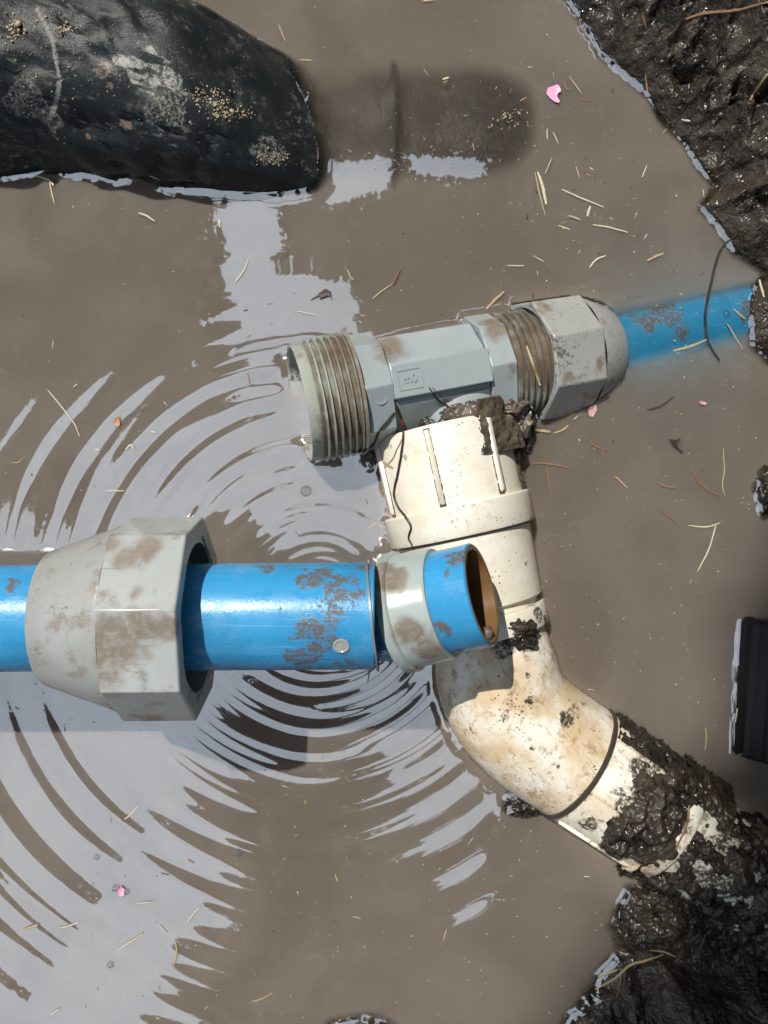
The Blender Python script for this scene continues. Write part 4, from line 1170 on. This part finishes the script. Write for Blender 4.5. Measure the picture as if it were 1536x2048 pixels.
STR = [
 ([(1075, 345), (1085, 375), (1092, 410)], 9, 'pale', 'fat split husk of straw right of the submerged boot toe'),
 ([(1070, 345), (1078, 385), (1090, 430)], 4, 'gold', 'thin stalk lying against the split husk near the boot toe'),
 ([(1124, 380), (1165, 398), (1207, 415)], 5, 'pale', 'long jointed pale stalk floating right of the split husk'),
 ([(1180, 413), (1174, 434)], 8, 'pale', 'short stubby pale chip just below the long jointed stalk'),
 ([(1137, 432), (1160, 440)], 7, 'gold', 'short golden chip left of the stubby pale chip'),
 ([(1185, 450), (1220, 456), (1256, 466)], 5, 'pale', 'long thin greenish stalk below the jointed pale stalk'),
 ([(1117, 452), (1140, 460)], 4, 'pale', 'thin short pale sliver left of the greenish stalk'),
 ([(1138, 154), (1163, 188)], 4, 'gold', 'golden straw floating just right of the bright pink petal'),
 ([(1129, 162), (1133, 180), (1143, 178)], 3, 'brown', 'tiny hooked brown fibre between pink petal and golden straw'),
 ([(1094, 257), (1094, 280)], 3, 'pale', 'upright tiny sliver at the tip of the submerged boot toe'),
 ([(1106, 265), (1116, 287)], 3, 'pale', 'tilted tiny sliver just right of the boot toe tip'),
 ([(1151, 333), (1159, 357)], 4, 'gold', 'short straw with curled end above the jointed stalk'),
 ([(1293, 332), (1284, 355)], 4, 'pale', 'short slanted sliver out in the water left of the mud point'),
 ([(1103, 318), (1090, 348)], 4, 'gold', 'faint slanted straw just above the split husk'),
 ([(1178, 536), (1192, 520), (1211, 512)], 6, 'pale', 'curved pale straw floating above the grey nut'),
 ([(1294, 522), (1310, 514), (1326, 508)], 8, 'gold', 'bright tan straw floating above the submerged blue pipe'),
 ([(1013, 532), (1048, 532)], 4, 'pale', 'thin level sliver in open water above the tee'),
 ([(1066, 512), (1088, 524)], 3, 'pale', 'thin bent sliver beside the level sliver above the tee'),
 ([(973, 619), (990, 600), (1008, 584)], 8, 'gold', 'golden straw leaning on the upper left corner of the tee nut'),
 ([(1053, 692), (1066, 730), (1086, 790)], 8, 'gold', 'long curved golden straw lying across the threads beside the tee nut'),
 ([(745, 598), (765, 582), (783, 570)], 4, 'gold', 'thin straw floating above the tee barrel with a red root'),
 ([(695, 540), (700, 553), (708, 560)], 4, 'gold', 'small crooked chip above the open threaded mouth'),
 ([(497, 520), (488, 542), (470, 566)], 4, 'pale', 'pale forked straw inside the upper bright reflection'),
 ([(596, 623), (629, 630)], 4, 'pale', 'level pale sliver above the mouth of the tee'),
 ([(278, 427), (295, 433), (310, 444)], 8, 'gold', 'tan straw piece floating below the black boot'),
 ([(72, 352), (100, 362), (108, 372)], 7, 'pale', 'pale straw caught on the waterline of the boot'),
 ([(100, 365), (104, 385), (110, 408)], 5, 'gold', 'golden stalk hanging down from the boot waterline'),
 ([(299, 352), (322, 362)], 6, 'gold', 'golden chip stuck low on the boot side'),
 ([(374, 361), (392, 360)], 8, 'gold', 'square tan chip stuck low on the boot side'),
 ([(335, 387), (347, 390)], 4, 'pale', 'tiny chip at the boot waterline'),
 ([(439, 440), (440, 456)], 6, 'pale', 'tiny upright grain at the corner of the upper reflection'),
 ([(96, 780), (125, 815), (148, 845), (160, 873)], 4, 'pale', 'long bowed pale stalk floating at far left'),
 ([(24, 925), (38, 925), (48, 915)], 3, 'gold', 'small hooked straw below the bowed stalk'),
 ([(212, 982), (250, 982)], 4, 'pale', 'level pale straw above the big loose nut'),
 ([(303, 863), (314, 866)], 5, 'pale', 'small pale seed floating in the left bright reflection'),
 ([(190, 900), (200, 900)], 6, 'pale', 'oval pale husk in the left bright reflection'),
 ([(252, 900), (262, 890), (270, 900)], 6, 'pale', 'small pale husk cluster right of the oval husk'),
 ([(148, 775), (156, 768)], 5, 'gold', 'small chip floating upper left above the rings'),
 ([(495, 745), (500, 768)], 4, 'brown', 'reddish brown fibre at the left reflection upper edge'),
 ([(492, 675), (502, 668)], 4, 'gold', 'tiny fleck beside the small bright ripples'),
 ([(250, 1638), (262, 1628), (277, 1612)], 5, 'pale', 'white straw floating in the lower left reflection'),
 ([(235, 1900), (262, 1882), (287, 1866)], 5, 'pale', 'longest pale straw in the lower left reflection'),
 ([(274, 1806), (305, 1803)], 5, 'pale', 'short level straw left of the ripple fingers'),
 ([(118, 1855), (140, 1850), (160, 1842)], 5, 'pale', 'pale straw bundle crossing the dark reflection corner'),
 ([(48, 1858), (78, 1848)], 8, 'gold', 'golden chip in the dark reflection at lower left'),
 ([(400, 1812), (386, 1828), (374, 1846)], 5, 'pale', 'straw at the edge of the ripple fingers'),
 ([(351, 1880), (354, 1905), (348, 1930)], 6, 'gold', 'muddy vertical straw hanging from the reflection edge'),
 ([(103, 2028), (119, 2016)], 6, 'pale', 'bright chip near the bottom left corner'),
 ([(505, 2002), (527, 1995), (545, 1984)], 4, 'gold', 'thin golden straw near the bottom edge'),
 ([(320, 1850), (336, 1866)], 4, 'pale', 'small pale straw left of the hanging muddy straw'),
 ([(670, 1748), (676, 1762)], 5, 'gold', 'upright golden chip in open brown water below the ripples'),
 ([(706, 1832), (722, 1836)], 5, 'gold', 'level golden chip low in the open brown water'),
 ([(545, 1535), (556, 1545)], 4, 'gold', 'golden fleck below the raised pipe ripples'),
 ([(610, 1600), (612, 1608)], 4, 'gold', 'tiny upright fleck in the middle of the brown water'),
 ([(893, 1858), (886, 1880)], 5, 'gold', 'golden sliver near the bottom centre'),
 ([(375, 1720), (388, 1726)], 5, 'gold', 'small tan chip among the ripple fingers'),
 ([(1067, 1448), (1066, 1450)], 3, 'gold', 'tiny fleck lying on the elbow'),
 ([(1410, 1454), (1412, 1478), (1409, 1500)], 5, 'gold', 'upright golden straw left of the black pipe stub'),
 ([(1474, 1416), (1470, 1444)], 6, 'pale', 'pale straw stuck on the left edge of the black pipe stub'),
 ([(1467, 1516), (1484, 1506)], 4, 'gold', 'small straw at the lower corner of the black pipe stub'),
 ([(1230, 953), (1243, 965), (1254, 976)], 6, 'gold', 'tan straw in open water right of the cream coupling'),
 ([(1376, 1051), (1410, 1054), (1440, 1046)], 5, 'pale', 'level arm of the pale forked stalk at right'),
 ([(1431, 1050), (1418, 1095), (1395, 1142)], 5, 'pale', 'long drooping arm of the pale forked stalk at right'),
 ([(1445, 895), (1448, 940), (1444, 970), (1449, 994)], 4, 'gold', 'wavy tan stem floating near the right edge'),
 ([(1385, 940), (1398, 965), (1416, 980), (1440, 992)], 4, 'brown', 'curved brown stem beside the wavy tan stem'),
 ([(1310, 962), (1330, 973), (1352, 976)], 5, 'brown', 'sunken brown twig left of the curved brown stem'),
 ([(1313, 1018), (1340, 1035), (1358, 1050)], 4, 'brown', 'brown twig below the sunken twig at right'),
 ([(1172, 876), (1190, 892), (1217, 902)], 4, 'brown', 'curved brown straw pair floating below the tee nut'),
 ([(1067, 860), (1085, 862), (1100, 864)], 9, 'gold', 'fat tan straw chip tucked under the tee nut'),
 ([(1108, 866), (1126, 860), (1136, 850)], 6, 'gold', 'curled tan strip next to the fat chip under the nut'),
 ([(1147, 838), (1160, 828)], 6, 'pale', 'small pale chip under the tee nut cone'),
 ([(1065, 926), (1100, 928), (1145, 937)], 5, 'brown', 'brown twig sticking out right of the cream coupling'),
 ([(1092, 935), (1098, 965), (1104, 990)], 4, 'brown', 'thin brown stem hanging below the twig beside the coupling'),
 ([(1293, 820), (1320, 812), (1346, 794)], 5, 'root', 'dark sunken twig below the submerged blue pipe'),
 ([(1345, 702), (1378, 694), (1412, 680)], 8, 'gold', 'tan straw along the lower edge of the submerged blue pipe'),
 ([(1466, 618), (1488, 638)], 6, 'pale', 'pale chip lying on the submerged blue pipe near the bank'),
 ([(1451, 645), (1466, 668), (1484, 698)], 4, 'gold', 'thin straw hanging off the submerged blue pipe near the bank'),
 ([(1518, 560), (1527, 595)], 7, 'pale', 'pinkish straw on the mud above the pipe end'),
 ([(1290, 150), (1295, 188)], 4, 'gold', 'golden straw sticking out of the mud bank edge'),
 ([(1362, 240), (1380, 243)], 7, 'gold', 'short golden chip lying on the mud bank'),
 ([(845, 4), (870, 1)], 5, 'gold', 'small straw at the top edge of the water'),
 ([(558, 50), (564, 66), (572, 84)], 5, 'brown', 'pinkish brown fibre above the boot edge'),
 ([(600, 121), (624, 122)], 4, 'gold', 'thin straw right of the boot instep'),
 ([(885, 160), (898, 156)], 6, 'pale', 'pale fleck over the submerged boot toe'),
 ([(750, 918), (770, 926), (786, 936)], 7, 'gold', 'split golden straw on the left edge of the cream coupling'),
 ([(735, 1060), (750, 1048), (768, 1056)], 3, 'pale', 'fine pale hair at the left side of the raised band'),
 ([(864, 775), (885, 795), (905, 800)], 3, 'brown', 'crossed brown fibres on the wet tee below the mark'),
]
for p_, w_, m_, l_ in STR: straw(p_, w_ * 0.72, m_, l_)
# roots and twigs
straw([(1476, 468), (1462, 478), (1440, 500), (1428, 535), (1420, 570), (1412, 605), (1409, 640), (1412, 672), (1420, 695), (1438, 722)], 7, 'root', 'long thin black root lying over the submerged blue pipe', 'roots and twigs', 'root', 'root', flat=0.9)
straw([(788, 800), (800, 830), (807, 862), (803, 905), (795, 950), (788, 985), (795, 1012), (812, 1035), (822, 1055), (817, 1075), (826, 1095)], 6, 'root', 'crooked black root running down the cream coupling', 'roots and twigs', 'root', 'root', flat=0.9)
straw([(792, 822), (775, 842), (757, 866), (748, 888), (730, 900), (705, 905)], 6, 'root', 'black root branch curling left from the cream coupling to the threads', 'roots and twigs', 'root', 'root', flat=0.9)
straw([(803, 838), (808, 862)], 9, 'redroot', 'reddish bare piece of root at the top of the cream coupling', 'roots and twigs', 'root', 'root', flat=0.9)
straw([(804, 878), (793, 900), (785, 918), (770, 935)], 3, 'gold', 'thin tan rootlet beside the crooked black root', 'roots and twigs', 'root', 'root', flat=0.9)
straw([(858, 775), (875, 800), (895, 812), (915, 835)], 4, 'root', 'short black rootlet lying across the tee branch', 'roots and twigs', 'root', 'root', flat=0.9)
straw([(800, 540), (793, 556), (785, 572)], 4, 'redroot', 'red rootlet floating above the tee beside a thin straw', 'roots and twigs', 'root', 'root', flat=0.9)
straw([(1190, 1977), (1230, 1955), (1258, 1930), (1290, 1920), (1325, 1908)], 6, 'gold', 'tan forked twig lying on the dark lower right bank', 'roots and twigs', 'twig', 'twig', flat=0.9)
straw([(1195, 1952), (1215, 1946), (1234, 1938)], 6, 'gold', 'short tan twig just above the forked twig at lower right', 'roots and twigs', 'twig', 'twig', flat=0.9)
straw([(1242, 1935), (1240, 1965), (1232, 1995)], 4, 'brown', 'thin brown shoot dropping from the forked twig at lower right', 'roots and twigs', 'twig', 'twig', flat=0.9)
straw([(1300, 1900), (1325, 1902), (1350, 1912)], 4, 'gold', 'curved thin twig at the rim of the dark hollow', 'roots and twigs', 'twig', 'twig', flat=0.9)
straw([(1500, 200), (1515, 175), (1536, 150), (1560, 140)], 6, 'gold', 'pale looping root on the mud bank at the right edge', 'roots and twigs', 'root', 'root', flat=0.9)
straw([(1370, 40), (1410, 28), (1470, 22), (1540, 5)], 6, 'brown', 'long brown root across the top of the mud bank', 'roots and twigs', 'root', 'root', flat=0.9)
straw([(1285, 30), (1292, 60)], 4, 'brown', 'small brown root hanging at the top left of the mud bank', 'roots and twigs', 'root', 'root', flat=0.9)
straw([(1378, 1610), (1372, 1650), (1350, 1700)], 5, 'brown', 'orange brown root pressed on the muddy drain pipe rim', 'roots and twigs', 'root', 'root', flat=0.9)
straw([(622, 600), (640, 590), (655, 580), (664, 600)], 4, 'redroot', 'dark reddish seed stalk in the upper bright reflection', 'roots and twigs', 'twig', 'twig', flat=0.9)

def flake(outline, mat, name, label, cat, z=0.0008, curl=0.0012, th=0.0004):
    cx = sum(p[0] for p in outline) / len(outline); cy = sum(p[1] for p in outline) / len(outline)
    base = zat(cx, cy, z)
    zb = base.z
    top, bot = [], []
    rings_ = 4
    vs, fs = [], []
    n_ = len(outline)
    for side in (1, -1):
        for k in range(rings_ + 1):
            q = k / rings_
            for (x, y) in outline:
                p = W(cx + (x - cx) * q, cy + (y - cy) * q, zb)
                p.z = zb + curl * q * q * (0.5 + fbm(p, 120, 2)) + side * th * 0.5
                vs.append(p)
    for sd in range(2):
        b = sd * (rings_ + 1) * n_
        for k in range(rings_):
            for i in range(n_):
                q_ = (b + k * n_ + i, b + k * n_ + (i + 1) % n_, b + (k + 1) * n_ + (i + 1) % n_, b + (k + 1) * n_ + i)
                fs.append(q_ if sd == 0 else q_[::-1])
    e0 = rings_ * n_; e1 = (2 * rings_ + 1) * n_
    for i in range(n_): fs.append((e0 + i, e0 + (i + 1) % n_, e1 + (i + 1) % n_, e1 + i))
    o = mk(name, vs, fs, M[mat], None, sharp=60, org=base)
    return tag(o, label, cat)
flake([(1108, 172), (1114, 170), (1120, 176), (1121, 184), (1115, 188), (1114, 194), (1119, 203), (1118, 206), (1110, 205), (1100, 197), (1093, 188), (1095, 177), (1102, 174)], 'pink', 'petal', 'bright pink petal floating right of the boot toe', 'petal')
flake([(1176, 820), (1184, 806), (1192, 808), (1194, 820), (1186, 834), (1178, 832)], 'dusky', 'petal', 'dull pinkish petal scrap beside the cone of the tee nut', 'petal')
flake([(236, 1780), (243, 1772), (250, 1778), (248, 1790), (240, 1792)], 'pink', 'petal', 'small pink petal scrap in a bubble cluster at lower left', 'petal')
flake([(226, 846), (232, 836), (238, 833), (241, 845), (239, 852), (228, 851)], 'rust', 'leaf', 'small rust coloured leaf scrap above the left reflection', 'leaf')
flake([(1338, 878), (1352, 880), (1360, 876), (1359, 890), (1367, 908), (1354, 898), (1345, 890)], 'darkleaf', 'leaf', 'dark three pointed leaf floating right of the coupling', 'leaf')
flake([(1396, 804), (1402, 801), (1412, 806), (1410, 810), (1400, 809)], 'dusky', 'petal', 'tiny pale petal scrap below the submerged blue pipe', 'petal')
flake([(636, 588), (650, 578), (662, 584), (664, 594), (656, 592), (640, 598)], 'darkleaf', 'leaf', 'dark curled seed scrap in the upper bright reflection', 'leaf')

# small bubbles
s = Sh('bubble_film')
g1 = s.n('ShaderNodeBsdfGlossy'); g1.inputs['Roughness'].default_value = 0.03
t1 = s.n('ShaderNodeBsdfTransparent'); f1_ = s.n('ShaderNodeLayerWeight'); f1_.inputs[0].default_value = 0.35
mm = s.n('ShaderNodeMixShader'); s.put(mm.inputs[0], s.math('ADD', s.math('MULTIPLY', f1_.outputs['Facing'], 0.75), 0.12))
s.t.links.new(t1.outputs[0], mm.inputs[1]); s.t.links.new(g1.outputs[0], mm.inputs[2])
oo = s.n('ShaderNodeOutputMaterial'); s.t.links.new(mm.outputs[0], oo.inputs[0]); M['bubble'] = s.m
def bubble(px, py, r, label, group='bubbles'):
    c_ = zat(px, py, 0.0)
    rr = r * 0.0003666
    v_, f_ = lathe(c_, (0, 0, 1), [(-rr * 0.1, rr * 1.25), (0, rr * 1.02)] + [(rr * math.sin(R(a)), rr * math.cos(R(a))) for a in range(8, 90, 9)] + [(rr, rr * 0.02)], 24, up=Vector((1, 0, 0)))
    o = mk('bubble', v_, f_, M['bubble'], None, sharp=None, org=c_)
    tag(o, label, 'bubble', group)
bubble(612, 982, 10, 'largest clear bubble floating below the threaded mouth')
bubble(767, 1296, 9, 'round bubble in the gap between blue pipe and tipped ring')
bubble(221, 1929, 6, 'single dark bubble in the lower left reflection')
bubble(194, 1714, 5, 'tiny bubble in the left reflection above the petal scrap')
bubble(478, 1706, 7, 'bubble at the tip of a ripple finger')
bubble(232, 1776, 7, 'left bubble of the cluster with the petal scrap')
bubble(253, 1783, 6, 'right bubble of the cluster with the petal scrap')
bubble(688, 660, 5, 'small bubble above the threads of the tee')
bubble(1453, 627, 7, 'bubble on the submerged blue pipe near the bank')

# uncountable flecks of chaff and dirt
def flecks(name, n_, seed, mats, label, region, lens, wid):
    rg_ = random.Random(seed); V, Fq, mi = [], [], []
    for _ in range(n_):
        for _try in range(20):
            x, y = region(rg_)
            w0 = W(x, y)
            i = int(np.clip(np.searchsorted(WX[0], w0.x), 0, WX.shape[1] - 1)); j = int(np.clip(np.searchsorted(WY[:, 0], w0.y), 0, WY.shape[0] - 1))
            if not WO[j, i]: break
        z = float(WZ[j, i]) + 0.0003
        L = rg_.uniform(*lens) * 0.0003666 * (0.5 + rg_.random() ** 3 * 1.6); w_ = rg_.uniform(*wid) * 0.0003666
        t = rg_.uniform(0, math.pi)
        u = Vector((math.cos(t), math.sin(t), 0)); p = Vector((-math.sin(t), math.cos(t), 0))
        c_ = Vector((w0.x, w0.y, z)); b = len(V)
        for (a, q, h) in ((-1, -0.6, 0), (1, -1, 0), (1, 0.8, 0), (-1, 1, 0), (-0.9, -0.3, 1), (0.9, -0.5, 1), (0.9, 0.4, 1), (-0.9, 0.5, 1)):
            V.append(c_ + u * a * L / 2 + p * q * w_ / 2 + Vector((0, 0, h * 0.0004)))
        for q in ((4, 5, 6, 7), (0, 1, 5, 4), (1, 2, 6, 5), (2, 3, 7, 6), (3, 0, 4, 7)):
            Fq.append(tuple(b + k for k in q)); mi.append(rg_.choices(range(len(mats)), [m_[1] for m_ in mats])[0] if q == (4, 5, 6, 7) else None)
    # same material for all faces of one fleck
    last = 0; out_ = []
    for m_ in mi:
        if m_ is not None: last = m_
        out_.append(last)
    o = mk(name, V, Fq, M[mats[0][0]], None, sharp=None)
    for m_ in mats[1:]: o.data.materials.append(M[m_[0]])
    o.data.polygons.foreach_set('material_index', out_)
    tag(o, label, kind='stuff')
def anywhere(r): return r.uniform(0, 1530), r.uniform(0, 2040)
def right_top(r): return r.gauss(1180, 160), r.gauss(380, 200)
flecks('chaff_flecks', 260, 21, [('pale', 3), ('gold', 3), ('brown', 1), ('root', 1)], 'tiny flecks of chaff and dirt drifting all over the water', anywhere, (3, 9), (1.0, 2.4))
flecks('chaff_flecks', 110, 22, [('pale', 3), ('gold', 3), ('brown', 2), ('root', 1)], 'tiny chaff gathered in the water by the mud bank', right_top, (3, 11), (1.0, 2.6))
flecks('pale_dust', 900, 23, [('pale', 1)], 'fine pale dust on the water surface', anywhere, (1.5, 3), (1.0, 2.0))
# sand clump on the boot toe
tb = bvh_of([wat])
for (a, b, c_, n_, r_) in (((1015, 238, (14, 8), 26, 0.0011)), ((1035, 225, (8, 6), 14, 0.0011)), ((978, 254, (3, 2), 4, 0.0010)), ((1061, 249, (5, 3), 6, 0.0007)), ((930, 230, (5, 3), 5, 0.0008))):
    pass
g = stones('sand_clump', [(1015, 238, (13, 7), 26, 0.0011), (1035, 225, (8, 6), 14, 0.0011), (978, 254, (3, 2), 4, 0.0010), (1061, 249, (5, 3), 6, 0.0007), (930, 230, (5, 3), 5, 0.0008)], M['grit'], 9, None, tb, 0.4)
g['label'] = 'pale sand clump resting over the submerged boot toe'
# grit in the mud banks
s = Sh('wet_gravel'); M['gravel'] = s.done(s.mix(s.noise(200, 2), (0.04, 0.033, 0.027), (0.14, 0.11, 0.085)), 0.2, spec=0.7)
gb = bvh_of([ground])
g = stones('mud_crumbs', [(1400, 150, (110, 120), 500, 0.0008), (1480, 400, (50, 80), 200, 0.0008), (1350, 120, (120, 80), 60, 0.0018), (1450, 350, (60, 80), 30, 0.0020), (1330, 1960, (110, 60), 150, 0.0010), (1520, 650, (20, 50), 80, 0.0012)], M['gravel'], 31, None, gb, 0.75)
g['label'] = 'small wet crumbs of mud scattered over the banks'
